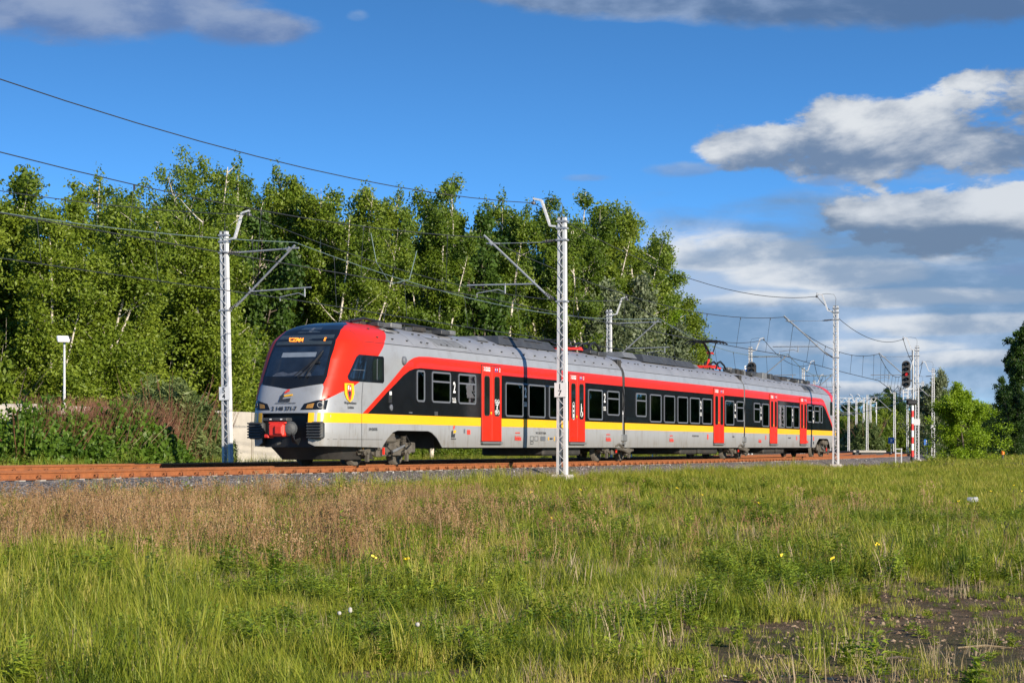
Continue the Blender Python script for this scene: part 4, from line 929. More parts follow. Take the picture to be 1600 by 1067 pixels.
roof_clutter(cf, 3.1, 5.0, sg, 1, h=.14); roof_clutter(cf, 5.2, 9.4, sg, 2, h=.14)
roof_box(cf, 11.0, 11.9, .85, 3.9, 4.06, sg, 'equip_light'); roof_box(cf, 12.4, 17.6, .95, 3.85, 4.16, sg, 'equip', taper=.5); roof_box(cf, 13.2, 14.4, .8, 4.1, 4.2, sg, 'under'); roof_box(cf, 15, 16.6, .8, 4.1, 4.21, sg, 'equip')
# lowered pantograph
pg = MB().mat('orange_red'); 
for y in (-.55, .55): pg.tube([(19.4, y, 4.08), (21.2, y, 4.08)], .03, 6)
pg.box((21.0, 0, 4.12), (.3, 1.1, .10)); pg.mat('cable'); pg.tube([(18.7, -.4, 4.2), (20.9, -.3, 4.2)], .03, 6); pg.tube([(18.7, .4, 4.2), (20.9, .3, 4.2)], .03, 6); pg.tube([(18.4, -1.0, 4.30), (18.4, 1.0, 4.30)], .03, 6); pg.tube([(18.7, -1.0, 4.30), (18.7, 1.0, 4.30)], .03, 6); pg.tube([(18.4, -1.0, 4.3), (18.5, -1.25, 4.2)], .02, 5)
pg.tube([(21.3, -.2, 4.1), (21.6, -.4, 4.35), (21.9, -.3, 4.1)], .035, 6); pg.tube([(19.4, 0, 4.3), (20.8, 0, 4.2)], .03, 6)
link('lowered_pantograph', pg.mesh('lowered_pantograph'), train, TI @ cf)
ar = MB()
for y in (.2, .5, -.1): ar.tube([(21.9, -y * sg, 4.02), (22.15, -y * sg, 4.34), (22.6, -y * sg, 4.42), (23.1, -y * sg, 4.22), (23.35, -y * sg, 3.95)], .045, 6)
link('roof_cable', ar.mesh('roof_cable', 'cable'), train, TI @ cf)
roof_clutter(cf, 21.4, 22.6, sg, 5, h=.2)
under(cf, 7.1, L - 1.6, sg, .47); under(cf, .9, 2.0, sg, .5, .9); under_gear(cf, [(15.8, 19.4, .22)], sg)
# --- middle car
CF1 = cf; cf = car_frame(1); sg = 1; L = LEN[1] - .16; x_ = .16
body = link('car_body', shell_mesh(L - .0, False), train, TI @ cf @ Matrix.Translation((.14, 0, 0)))
def flat_livery(body, L, sg, x0=0.0, wins=()):
    for side in (1, -1):
        for (poly, mat, off, nm, th) in (([(x0, .50), (L, .50), (L, 1.42), (x0, 1.42)], 'skirt', 0, 'skirt', .03), ([(x0, 1.165), (L, 1.165), (L, 1.425), (x0, 1.425)], 'yellow', .004, 'yellow_stripe', 0),
                                         ([(x0, 1.428), (L, 1.428), (L, BLK_TOP), (x0, BLK_TOP)], 'black', .005, 'black_band', 0), ([(x0, BLK_TOP), (L, BLK_TOP), (L, 3.15), (x0, 3.15)], 'red', .006, 'red_stripe', 0), ([(x0, 3.404), (L, 3.404), (L, 3.418), (x0, 3.418)], 'rubber', .009, 'body_joint', 0)):
            mb = MB().mat(mat); patch(mb, [(side * a, b) for a, b in poly], off, 3, False, sg, th, .15, [[(p[0] - .14 * side, p[1]) for p in h] for h in win_holes(wins, False, side)] if nm == 'black_band' else ()); link(nm, pm(mb, nm), body)
W1 = [(1.38, 2.64, MID), (3.10, 4.52, LOW), (4.89, 6.31, LOW), (6.68, 8.08, LOW), (8.40, 9.80, LOW), (10.17, 11.57, LOW), (13.70, 15.08, LOW), (15.53, 16.70, MID)]
flat_livery(body, L, sg, 0.0, W1); glaze(cf, W1, (1, 0, 0, 0, 0, 0, 0, 1), sg); interior(cf, .2, L, (12.66,))
for x in (9.98, 15.32): add_two(cf, x, 2.28, sg)
add_door(cf, 12.66, sg, ('', ''))
side_text(cf, 'łódzkie', 5.9, .80, sg, .22, 'redprint', narrow=.85, bold=.004); side_text(cf, 'województwo', 5.86, .98, sg, .085, 'redprint', narrow=.85)
smallprint(cf, 9.2, .98, sg, '94 51 2 140 371-7 PL-ŁKA', .105); smallprint(cf, 15.0, .98, sg, 'LM-4268', .11)
pc = MB().mat('redprint'); pc.box((11.02, -1.42, .96), (.16, .004, .22)); link('side_markings', pc.mesh('side_markings'), train, TI @ cf)
bolts(cf, .6, 16.2, sg, False, (3.72,), .8)
roof_box(cf, 2.2, 3.7, .7, 4.0, 4.22, sg, 'equip_light', taper=.1); roof_box(cf, 3.9, 8.4, .9, 3.9, 4.22, sg, 'equip', taper=.4); roof_box(cf, 8.5, 11.2, .85, 3.9, 4.18, sg, 'equip', taper=.2); roof_box(cf, 11.6, 12.8, .5, 4.0, 4.13, sg, 'equip_light', taper=.3)
pg = MB().mat('orange_red')
X0 = 1.1
for y in (-.45, .45): pg.tube([(13.7 + X0, y, 4.10), (15.2 + X0, y, 4.10)], .04, 6)
pg.box((14.5 + X0, 0, 4.16), (.35, .95, .12)); pg.box((15.06 + X0, 0, 4.80), (.10, .30, .09)); pg.mat('orange_red').tube([(14.6 + X0, 0, 4.2), (14.85 + X0, 0, 4.5)], .05, 6)
pg.mat('cable').tube([(14.85 + X0, 0, 4.5), (15.05 + X0, 0, 4.78)], .055, 6); pg.tube([(15.05 + X0, 0, 4.78), (14.0 + X0, 0, 5.27)], .05, 6)
for y in (-.3, .3): pg.tube([(15.05 + X0, y * .4, 4.78), (15.0 + X0, y, 5.27)], .028, 5)
for x in (13.9, 14.4, 14.95): pg.tube([(x + X0, -.85, 5.18), (x + X0, -.65, 5.30), (x + X0, .65, 5.30), (x + X0, .85, 5.18)], .036, 6)
pg.tube([(13.9 + X0, -.4, 5.27), (15.0 + X0, -.35, 5.25)], .03, 5); pg.tube([(13.9 + X0, .4, 5.27), (15.0 + X0, .35, 5.25)], .03, 5)
link('raised_pantograph', pg.mesh('raised_pantograph'), train, TI @ cf)
ar = MB()
for y in (.2, .5, -.1): ar.tube([(15.4, -y, 4.05), (15.7, -y, 4.33), (16.1, -y, 4.40), (16.7, -y, 4.25), (17.2, -y, 3.98)], .045, 6)
link('roof_cable', ar.mesh('roof_cable', 'cable'), train, TI @ cf)
under(cf, 1.9, L - 1.8, sg, .47); under_gear(cf, [(8.0, 13.4, .22)], sg)
CFM = cf
# --- rear car (built from its own nose, so turned round)
LL = LEN[2]
def rx(x): return LL - x
W2L = ((1.85, 3.07, MID, True), (3.53, 4.93, LOW, False), (6.93, 8.30, LOW, False), (8.64, 10.05, LOW, False), (10.38, 11.78, LOW, False), (13.85, 15.10, HIGH, True), (15.56, 16.85, HIGH, True), (17.1, 17.7, HIGH, False))
W2 = [(rx(b), rx(a), zz) for a, b, zz, _ in W2L]
cf, sg, L, body = end_car(2, True, W2); glaze(cf, W2, [q[3] for q in W2L], sg); interior(cf, 5.15, L - .1, (rx(5.89), rx(12.74)))
for x in (3.3, 10.2, 15.33): add_two(cf, rx(x), 2.25, sg)
add_door(cf, rx(5.89), sg, ('', '')); add_door(cf, rx(12.74), sg, ('', ''))
side_text(cf, 'łódzkie', rx(3.1), .80, sg, .22, 'redprint', narrow=.85, bold=.004); side_text(cf, 'łódzkie', rx(13.8), .80, sg, .2, 'redprint', narrow=.7, bold=.004)
smallprint(cf, rx(9.5), .98, sg, '94 51 2 140 371-7', .105); smallprint(cf, rx(21.3), 1.0, sg, 'LM-4268', .11)
pc = MB().mat('redprint')
for x in (4.3, 11.2, 15.4): pc.box((rx(x), 1.42, .98), (.16, .004, .2))
pc.mat('darkprint').box((rx(15.4), 1.42, .75), (.14, .004, .14)); link('side_markings', pc.mesh('side_markings'), train, TI @ cf)
roof_quad(cf, rx(16.0), rx(13.6), 3.46, 3.80, sg, 'equip', 'equip_light', .0)
bolts(cf, 4.0, L - .4, sg, True, (3.72,), .9)
roof_clutter(cf, rx(3.9), rx(.3), sg, 8, h=.42); roof_clutter(cf, rx(8.8), rx(4.0), sg, 9, h=.34); roof_clutter(cf, rx(17.5), rx(9.6), sg, 10, h=.2); roof_box(cf, rx(10.0), rx(8.6), .95, 3.8, 4.12, sg, 'equip', taper=.3)
under(cf, 7.1, L - 1.6, sg, .47); under_gear(cf, [(rx(9.4), rx(5.0), .22)], sg)
def passenger(cf, x, y, label, top, hair):
    me = bpy.data.meshes.new('person'); P_ = [(0, 0, .95, .16, .13), (0, 0, 1.18, .17, .13), (0, 0, 1.42, .19, .11), (0, 0, 1.50, .07, .06), (-.02, 0, 1.58, .06, .06), (-.02, 0, 1.68, .10, .095), (-.01, 0, 1.80, .09, .085),
          (-.04, .20, 1.40, .07, .06), (-.12, .24, 1.15, .055, .05), (-.34, .16, 1.08, .04, .04), (-.04, -.20, 1.40, .07, .06), (-.12, -.24, 1.15, .055, .05), (-.34, -.16, 1.08, .04, .04), (-.30, .10, .95, .09, .08), (-.48, .10, .93, .07, .07), (-.30, -.10, .95, .09, .08), (-.48, -.10, .93, .07, .07)]
    E_ = [(0, 1), (1, 2), (2, 3), (3, 4), (4, 5), (5, 6), (2, 7), (7, 8), (8, 9), (2, 10), (10, 11), (11, 12), (0, 13), (13, 14), (0, 15), (15, 16)]
    me.from_pydata([p[:3] for p in P_], E_, []); o = bpy.data.objects.new('tmp', me); COL.objects.link(o); md = o.modifiers.new('s', 'SKIN')
    for v, p in zip(me.skin_vertices[0].data, P_): v.radius = p[3:]
    me.skin_vertices[0].data[0].use_root = True; o.modifiers.new('b', 'SUBSURF').levels = 1; bpy.context.view_layer.update()
    m2 = bpy.data.meshes.new_from_object(o.evaluated_get(bpy.context.evaluated_depsgraph_get())); bpy.data.objects.remove(o); m2.name = 'person'
    m2.materials.clear(); m2.materials.append(M[top]); m2.materials.append(M['skin'])
    for p in m2.polygons: p.material_index = 1 if p.center.z > 1.52 or p.center.x < -.28 and p.center.z > 1.02 else 0; p.use_smooth = True
    t = thing('person', label, 'person', cf @ Matrix.Translation((x, y, .18))); link('body', m2, t)
    h = MB(); h.disc_stack((.02, 0, 1.62), (0, 0, 1), [(0, .10), (.10, .125), (.20, .115), (.26, .07), (.28, .02)], 12); link('hair', h.mesh('hair', hair, True), t)
passenger(CF1, 12.25, -1.02, 'passenger in a dark coat with reddish hair, behind the first window after the front door', 'coat_dark', 'hair')
passenger(CF1, 7.1, -1.02, 'passenger in a rust jacket, seated behind the first wide window of the front car', 'jacket', 'hair')
# --- articulations
for k, u in ((1, TR[1]), (2, TR[2])):
    a = frame(u); m = TI @ a
    be = MB()
    for j in range(5): be.box((-.16 + .08 * j, 0, 2.2), (.05, 2.5 - (.06 if j % 2 else 0), 3.2), bev=.02)
    be.box((0, 0, 2.1), (.34, 2.36, 3.1)); g_ = link('gangway_bellows', be.mesh('gangway_bellows', 'rubber'), train, m)
    fr = MB().mat('equip_light'); fr.box((0, -1.34, 1.25), (.16, .10, 1.3), bev=.02); fr.box((.03, -1.40, .86), (.62, .10, .26), bev=.03); fr.box((.0, -1.36, .68), (.5, .1, .14), bev=.02); fr.mat('cable'); fr.tube([(0.02, -1.36, 1.8), (.06, -1.42, 2.3), (0.0, -1.36, 2.8), (0, -1.3, 3.3)], .03, 5)
    fr.mat('white').box((-.1, -1.4, 1.78), (.06, .04, .09))
    fr.mat('bogie').tube([(-.6, -1.3, .50), (.1, -1.36, .42), (.8, -1.34, .30)], .07, 7); fr.box((.75, -1.25, .38), (.4, .2, .4), bev=.05); fr.tube([(-.9, -1.35, .55), (-.5, -1.38, .62), (.0, -1.38, .50)], .06, 6)
    link('articulation_gear', fr.mesh('articulation_gear'), train, m)
    bogie(a, 0, 1)

# ------------------------------------------------------------------ masts
MAST_TOP = 7.9
def zig(mb, x, y0b, y1b, y0t, y1t, z0, z1, pitch, w_):
    z = z0; s_ = 0
    while z < z1 - pitch * .3:
        zn = min(z + pitch, z1); k0 = (z - z0) / (z1 - z0); k1 = (zn - z0) / (z1 - z0)
        a0, b0 = y0b + (y0t - y0b) * k0, y1b + (y1t - y1b) * k0; a1, b1 = y0b + (y0t - y0b) * k1, y1b + (y1t - y1b) * k1
        p = (x, a0 if s_ == 0 else b0, z); q = (x, b1 if s_ == 0 else a1, zn); mb.bar(p, q, w_, .012, up=(1, 0, 0)); s_ ^= 1; z = zn
def leg_mesh(s_, h=MAST_TOP, zb=-.42):
    mb = MB(); yb, yt, wb, wt, fl = .165 * s_, .125 * s_, .11, .09, .085
    def ringp(y, w_, z):
        i = y - s_ * fl; t = .012
        return [(-w_, y, z), (w_, y, z), (w_, i, z), (w_ - t, i, z), (w_ - t, y - s_ * t, z), (-w_ + t, y - s_ * t, z), (-w_ + t, i, z), (-w_, i, z)]
    a = ringp(yb, wb, zb); b = ringp(yt, wt, h); F = [(k, (k + 1) % 8, 8 + (k + 1) % 8, 8 + k) for k in range(8)] + [(0, 1, 4, 5), (1, 2, 3, 4), (0, 5, 6, 7), (8, 9, 12, 13), (9, 10, 11, 12), (8, 13, 14, 15)]
    mb.add(a + b, F); return mb.mesh('leg', 'mast')
LEGM = {1: leg_mesh(1), -1: leg_mesh(-1)}
lc = MB()
for x in (-.105, .105): zig(lc, x, -.12, .12, -.09, .09, -.35, MAST_TOP - .1, .22, .022)
lacing_me = lc.mesh('lacing', 'mast')
fo = MB(); fo.box((0, 0, -.62), (.62, .62, .5), bev=.05); foot_me = fo.mesh('concrete_foot', 'concrete_l')
bd = MB()
for z in (MAST_TOP - .12, MAST_TOP - .34): bd.box((0, 0, z), (.26, .34, .06))
for z in (7.18, 5.2): bd.box((0, 0, z), (.25, .37, .05))
bd.box((0, 0, MAST_TOP + .01), (.2, .27, .02)); band_me = bd.mesh('clamp_band', 'galv')
def ins(mb, p0, p1, n=7, r=.05):
    p0, p1 = Vector(p0), Vector(p1); d = (p1 - p0); L = d.length; prof = []
    for k in range(n): a = L * k / n; prof += [(a, r * .4), (a + L / n * .3, r), (a + L / n * .5, r), (a + L / n * .8, r * .4)]
    mb.disc_stack(p0, d, prof + [(L, r * .4)], 8)
def arm_meshes(s_, kind):
    out = {}
    b = MB()                                   # top horn of white channel
    pts = [(0, s_ * .15, 7.62), (0, s_ * .42, 7.66), (0, s_ * .72, 8.50), (0, s_ * 1.0, 8.56)]
    for p, q in zip(pts[:-1], pts[1:]):
        for x in (-.045, .045): b.bar((x, p[1], p[2]), (x, q[1], q[2]), .03, .06)
    for k in range(4):
        y = s_ * (.46 + .06 * k); z = 7.80 + .18 * k; b.box((0, y, z), (.09, .04, .04))
    out['horn'] = b.mesh('horn_bracket', 'mast')
    b = MB(); b.tube([(0, s_ * 1.0, 8.62), (0, s_ * 1.0, 8.40)], .02, 6); b.box((0, s_ * 1.0, 8.42), (.16, .12, .10), bev=.02); out['hanger'] = b.mesh('wire_clamp', 'insul')
    b = MB(); b.tube([(.03, s_ * .95, 8.5), (.03, s_ * .5, 8.56), (.03, s_ * .1, 8.50), (.03, 0, 8.3), (.03, s_ * .02, 7.9)], .010, 5); out['loop'] = b.mesh('earth_cable', 'wire')
    if kind == 'pull':
        b = MB(); b.tube([(0, s_ * .42, 7.13), (0, s_ * 2.62, 7.17)], .012, 5); b.tube([(0, s_ * 2.2, 7.16), (0, s_ * 2.66, 7.18)], .03, 6); out['stay'] = b.mesh('stay_rod', 'galv')
    else:
        b = MB(); b.tube([(0, s_ * .42, 7.16), (0, s_ * 2.9, 7.18)], .034, 7); out['stay'] = b.mesh('stay_rod', 'galv')
    b = MB(); b.tube([(0, s_ * .42, 5.32), (0, s_ * 2.75, 7.45 if kind == 'pull' else 7.28)], .038, 7); b.tube([(0, s_ * 2.45, 7.12), (0, s_ * 2.55, 7.22)], .055, 7); out['strut'] = b.mesh('bracket_tube', 'galv')
    b = MB(); ins(b, (0, s_ * .17, 5.22), (0, s_ * .60, 5.50)); ins(b, (0, s_ * .17, 7.18), (0, s_ * .62, 7.16)); b.tube([(0, s_ * .16, 7.18), (0, s_ * .7, 7.16)], .02, 6); b.tube([(0, s_ * .16, 5.2), (0, s_ * .7, 5.56)], .025, 6); out['insulator'] = b.mesh('insulator', 'insul')
    b = MB(); b.tube([(0, s_ * .98, 5.80), (0, s_ * 3.35, 5.83)], .028, 7); b.tube([(0, s_ * 1.0, 5.80), (0, s_ * .96, 5.95)], .02, 6); b.tube([(0, s_ * 3.1 if kind != 'pull' else s_ * 2.0, 5.85), (0, s_ * 3.1 if kind != 'pull' else s_ * 2.0, 5.52)], .025, 6); out['reg'] = b.mesh('registration_tube', 'galv')
    y0 = s_ * (2.0 if kind == 'pull' else 3.1); y1 = s_ * (3.0 if kind == 'pull' else 2.15)
    b = MB(); b.tube([(0, y0, 5.56), (0, y0 * .75 + y1 * .25, 5.66), (0, y1, 5.56), (0, y1, 5.42)], .018, 6); out['steady'] = b.mesh('steady_arm', 'galv')
    return out
ARM = {1: arm_meshes(1, 'pull'), -1: arm_meshes(-1, 'push')}
pl = MB(); pl.box((0, 0, 0), (.44, .46, .012), bev=.004); plate_me = pl.mesh('number_plate', 'plate')
def heading_at(p):
    d = [(Vector((a[0], a[1])) - Vector((p[0], p[1]))).length for a in _ptx]; k = int(np.argmin(d)); return _hh[k]
def mast(x, y, arm, label, group, digits=None, top=MAST_TOP, lean=0.0, arms=True):
    h = heading_at((x, y)); m = Matrix(((math.sin(h), -math.cos(h), 0, x), (math.cos(h), math.sin(h), 0, y), (0, 0, 1, 0), (0, 0, 0, 1)))
    m = m @ Matrix.Translation((0, 0, -.42)) @ Matrix.Rotation(lean, 4, 'X') @ Matrix.Translation((0, 0, .42)) @ Matrix.Diagonal((1, 1, (top + .42) / (MAST_TOP + .42), 1))
    t = thing('catenary_mast', label, 'catenary mast', m, group)
    for s_ in (-1, 1): link('leg', LEGM[s_], t)
    tag(link('lacing', lacing_me, t), kind='stuff'); link('concrete_foot', foot_me, t); link('clamp_band', band_me, t)
    if arms:
        A = ARM[arm]
        for k in ('horn', 'hanger', 'loop', 'stay', 'strut', 'insulator', 'reg', 'steady'): link(A[k].name.split('.')[0], A[k], t)
    if digits is not None:
        # plate faces back along the line towards the camera
        pmx = Matrix(((0, 0, -1, -.135), (-1, 0, 0, .0), (0, 1, 0, 2.35), (0, 0, 0, 1)))
        p = link('number_plate', plate_me, t, pmx)
        for k, dgt in enumerate(digits): link('plate_digit', text_mesh(dgt, .25, 'darkprint', bold=.004), p, Matrix.Translation((-.03, .10 - .205 * k, .009)))
    return t, m
NEAR = [(-13.9, 24.2), (1.62, 61.9), (16.95, 100.5), (29.6, 140.3), (39.4, 179.6), (46.0, 215.0), (50.4, 253.0), (53.5, 292), (55, 332), (54, 372)]
FAR = [(-24.9, 28.0), (-9.75, 65.9), (5.23, 103.3), (17.6, 141.7), (27.1, 178.6), (33.4, 212.2), (38, 252), (40.5, 292), (41.5, 332)]
NL = {1: ('white lattice mast with the number plate 1 over 7, standing in front of the train', None, '17'),
      2: ('tall white lattice mast in front of the tail end of the train', None, None),
      3: ('white lattice mast just right of the red and white signal post', None, ''),
      4: ('white lattice mast behind and right of the one by the signal post', None, ''),}
FL = {1: ('white lattice mast with the number plate 5 over 4, left of the train front', None, '54'),
      2: ('white lattice mast rising behind the first and second cars', None, None),
      3: ('white mast top showing behind the second gap of the train, above the black signal head', None, None),
      4: ('white mast top just over the roof of the last car', None, None), 5: ('farther small mast top over the tail of the last car', None, None)}
N_M = []; F_M = []
for i, (x, y) in enumerate(NEAR):
    if i == 0: h = heading_at((x, y)); N_M.append(Matrix(((math.sin(h), -math.cos(h), 0, x), (math.cos(h), math.sin(h), 0, y), (0, 0, 1, 0), (0, 0, 0, 1)))); continue
    L_ = NL.get(i, ('distant white lattice mast in the row curving away on the right', 'distant masts of the nearer row', None))
    N_M.append(mast(x, y, 1, L_[0], L_[1], L_[2])[1])
for i, (x, y) in enumerate(FAR):
    if i == 0: h = heading_at((x, y)); F_M.append(Matrix(((math.sin(h), -math.cos(h), 0, x), (math.cos(h), math.sin(h), 0, y), (0, 0, 1, 0), (0, 0, 0, 1)))); continue
    L_ = FL.get(i, ('distant white lattice mast of the far row beyond the train tail', 'distant masts of the farther row', None))
    F_M.append(mast(x, y, -1, L_[0], L_[1], L_[2], lean=(-.018 if i == 1 else 0))[1])
for k, (px, top, lb) in enumerate(((1418, 617, None), (1360, 624, None), (1355, 617, None), (1338, 623, None), (1326, 621, None), (1369, 636, None), (1449, 622, None), (1462, 613, None), (1436, 640, None), (1444, 646, None))):
    D = 7.4 * 3000 / (699 - top); mast((px - 800) / 3000 * D, D, 1 if k % 2 else -1, 'small distant white mast among the crowd of masts near the bend', 'crowd of small distant masts', arms=(k % 3 == 0))
D = 240; t_, _ = mast(.2647 * D, D, -1, 'lone white mast with an angled top bracket near the right edge, by the dark trees', None, top=7.4, arms=False); link('horn_bracket', ARM[1]['horn'], t_)
gy = MB(); gy.tube([(0, -.2, 4.6), (0, 4.6, -.3)], .03, 5); link('guy_wire', gy.mesh('guy_wire', 'wire'), t_)
# --- paint stripe plates on the first far mast
# ------------------------------------------------------------------ wires
def span(p, q, sag, n=14):
    p, q = Vector(p), Vector(q); return [p.lerp(q, k / n) - Vector((0, 0, 4 * sag * (k / n) * (1 - k / n))) for k in range(n + 1)]
def wire_obj(name, pts, r, mat, parent):
    mb = MB(); mb.tube(pts, r, 5, False); return link(name, mb.mesh(name, mat), parent)
def catenary(ms, s_, ymess, ycon, label, wmat):
    t = thing('overhead_wires', label, 'overhead line', Matrix.Identity(4)); me_pts = []; co_pts = []; k = 0
    for i in range(len(ms) - 1):
        a = ms[i] @ Vector((0, s_ * ymess, 7.38)); b = ms[i + 1] @ Vector((0, s_ * ymess, 7.38))
        st = .22 * (-1) ** i; a2 = ms[i] @ Vector((0, s_ * (ycon + st * .5), 5.42)); b2 = ms[i + 1] @ Vector((0, s_ * (ycon - st * .5), 5.42))
        mp = span(a, b, .85, 16); cp_ = span(a2, b2, .06, 16); me_pts += mp[(1 if i else 0):]; co_pts += cp_[(1 if i else 0):]
        if i < 5:
            nd = 7
            for j in range(nd):
                f = (j + .5) / nd; m0 = a.lerp(b, f) - Vector((0, 0, 4 * .85 * f * (1 - f))); c0 = a2.lerp(b2, f) - Vector((0, 0, 4 * .06 * f * (1 - f)))
                mb = MB(); mb.tube([m0 + Vector((0, 0, .01)), c0], .006 + .0025 * min(i, 2), 4, False); mb.box(m0 - Vector((0, 0, .05)), (.04, .05, .12)); link('dropper', mb.mesh('dropper', 'wire'), t)
    rr = [.013 + .00011 * max(0, p.y - 60) for p in me_pts]
    wire_obj('messenger_wire', me_pts, rr, wmat, t); wire_obj('contact_wire', co_pts, [r * 1.1 for r in rr], 'wire', t)
    return t
c1 = catenary(N_M, 1, 2.75, 2.9, 'overhead line with droppers above the nearer track and the train roof', 'wire')
mb = MB(); u_ = 50.; a = path(u_); b = path(u_ + 2.6)
mb.tube([(a.x, a.y, 6.75), (a.x + .15, a.y + .2, 5.9), ((a.x + b.x) / 2, (a.y + b.y) / 2, 5.35), (b.x, b.y, 5.6), (b.x + .2, b.y + .4, 6.5)], .014, 5, False); link('jumper_cable', mb.mesh('jumper_cable', 'wire_green'), c1)
catenary(F_M, -1, 2.75, 2.9, 'overhead line with droppers above the farther track behind the train', 'wire_green')
for ms, s_, lb in ((N_M, 1, 'single high wire on the white horns of the nearer mast row'), (F_M, -1, 'single high wire on the white horns of the farther mast row')):
    pts = []
    for i in range(len(ms) - 1): pts += span(ms[i] @ Vector((0, s_ * 1.0, 8.42)), ms[i + 1] @ Vector((0, s_ * 1.0, 8.42)), 1.0, 16)[(1 if i else 0):]
    mb = MB(); mb.tube(pts, [.013 + .0001 * max(0, p.y - 60) for p in pts], 5, False); tag(link('high_wire', mb.mesh('high_wire', 'wire')), lb, 'wire')

# ------------------------------------------------------------------ signals, posts, small trackside things
def at(px, D, z=None):
    X = (px - 800) / 3000 * D; return Vector((X, D, float(zground(X, D, False)[0]) if z is None else z))
def signal_head(parent, c, h=1.9, n=5, lit=2, w_=.60):
    mb = MB(); pts = []
    for k in range(17):
        t = math.pi * k / 16; pts.append((w_ / 2 * math.cos(t), h / 2 - w_ / 2 + w_ / 2 * math.sin(t)))
    for k in range(17):
        t = math.pi + math.pi * k / 16; pts.append((w_ / 2 * math.cos(t), -h / 2 + w_ / 2 + w_ / 2 * math.sin(t)))
    mb.prism(pts, -.04, .04); mb.v = [(a, -c_, b) for a, b, c_ in mb.v]; mb.box((0, .12, 0), (w_ * .6, .2, h * .8), bev=.04)
    hd = link('signal_head', mb.mesh('signal_head', 'signal_black'), parent, Matrix.Translation(c))
    for k in range(n):
        z = h / 2 - (k + .5) * h / n
        z *= .93
        ho = MB()
        a = [(.15 * math.cos(t), -.04, z + .15 * math.sin(t)) for t in np.linspace(-.5, math.pi + .5, 10)]; b = [(.14 * math.cos(t), -.34, z - .03 + .15 * math.sin(t)) for t in np.linspace(.1, math.pi - .1, 10)]
        ho.add(a + b, [(i, i + 1, 11 + i, 10 + i) for i in range(9)]); link('lamp_hood', ho.mesh('lamp_hood', 'signal_black'), hd)
        le = MB(); le.disc_stack((0, -.045, z), (0, -1, 0), [(0, .11), (.015, .09), (.02, .03)], 14); link('signal_lamp', le.mesh('signal_lamp', 'lamp_red' if k == lit else 'lens_dark'), hd)
    return hd
D = 134.0; p = at(1425.5, D); p.z = -.5
t = thing('main_signal', 'black five lamp signal head on a red and white banded post, red lamp lit', 'railway signal', Matrix.Translation(p))
for k in range(8):
    mb = MB(); mb.tube([(0, 0, .35 + k * .46), (0, 0, .35 + k * .46 + .46)], .10, 12); link('post_band', mb.mesh('post_band', 'signal_red' if k % 2 == 0 else 'plate'), t)
mb = MB(); mb.tube([(0, 0, 0), (0, 0, .35)], .14, 12); link('post_foot', mb.mesh('post_foot', 'signal_black'), t)
mb = MB(); mb.box((-.05, 0, 4.15), (.7, .5, .35), bev=.08); mb.box((-.3, 0, 4.35), (.4, .5, .1)); link('post_cap', mb.mesh('post_cap', 'signal_black'), t)
mb = MB(); mb.tube([(.08, .2, 4.0), (.08, .2, 7.8)], .075, 8); link('back_tube', mb.mesh('back_tube', 'galv'), t)
mb = MB()
for x in (-.62, -.28): mb.bar((x, .1, 4.3), (x, .1, 5.2), .05, .05)
for z in (4.6, 4.85, 5.1): mb.bar((-.62, .1, z), (-.28, .1, z), .04, .04)
mb.bar((-.28, .1, 5.1), (.1, .1, 5.1), .06, .06); mb.bar((-.45, .1, 5.1), (.1, .1, 7.2), .04, .04)
link('head_bracket', mb.mesh('head_bracket', 'mast'), t); signal_head(t, Vector((-.45, -.1, 6.1)))
D = 138.; p = at(1174.5, D); p.z = -.3
t = thing('second_signal', 'black signal head with a red lamp, peeping over the train roof beside a striped post', 'railway signal', Matrix.Translation(p))
mb = MB(); mb.tube([(0, .1, 0), (0, .1, 5.9)], .1, 8); link('post', mb.mesh('post', 'galv'), t); signal_head(t, Vector((0, 0, 5.95)), 2.0, 5, 3, .66)
for k in range(6):
    mb = MB(); mb.box((-.42, .05, 5.2 + k * .27), (.17, .05, .27)); link('stripe_board', mb.mesh('stripe_board', 'plate' if k % 2 else 'blue_sign'), t)
mb = MB(); mb.box((-.2, .1, 5.3), (.4, .06, .06)); link('board_bracket', mb.mesh('board_bracket', 'galv'), t)
# white frame-shaped post
def frame_post(p, label, s_=1.0):
    t = thing('white_frame_post', label, 'trackside frame', Matrix.Translation(p) @ Matrix.Rotation(R(-15), 4, 'Z'))
    for x in (-.16, .16):
        mb = MB(); mb.box((x * s_, 0, .35), (.06, .06, 1.1)); link('post', mb.mesh('post', 'mast'), t)
    for z in (.86, .60):
        mb = MB(); mb.box((0, 0, z), (.40 * s_, .05, .06)); link('rail_bar', mb.mesh('rail_bar', 'mast'), t)
    return t
p = at(1404, 118.); p.z = -.95; frame_post(p + Vector((0, 0, .5)), 'small white two legged frame standing in the grass left of the main signal', 1.1)
p = at(1003, 98.); p.z = -.25; t = frame_post(p, 'low white bench-like frame seen under the train by the first gap', 3.4)
p = at(1566.5, 150.); p.z = -.55
t = thing('marker_post', 'short post with an orange cap standing in the far grass on the right', 'marker post', Matrix.Translation(p))
mb = MB(); mb.tube([(0, 0, 0), (0, 0, .55)], .09, 8); link('post', mb.mesh('post', 'darkprint'), t); mb = MB(); mb.disc_stack((0, 0, .5), (0, 0, 1), [(0, .14), (.22, .14), (.3, .08)], 10); link('cap', mb.mesh('cap', 'orange'), t)
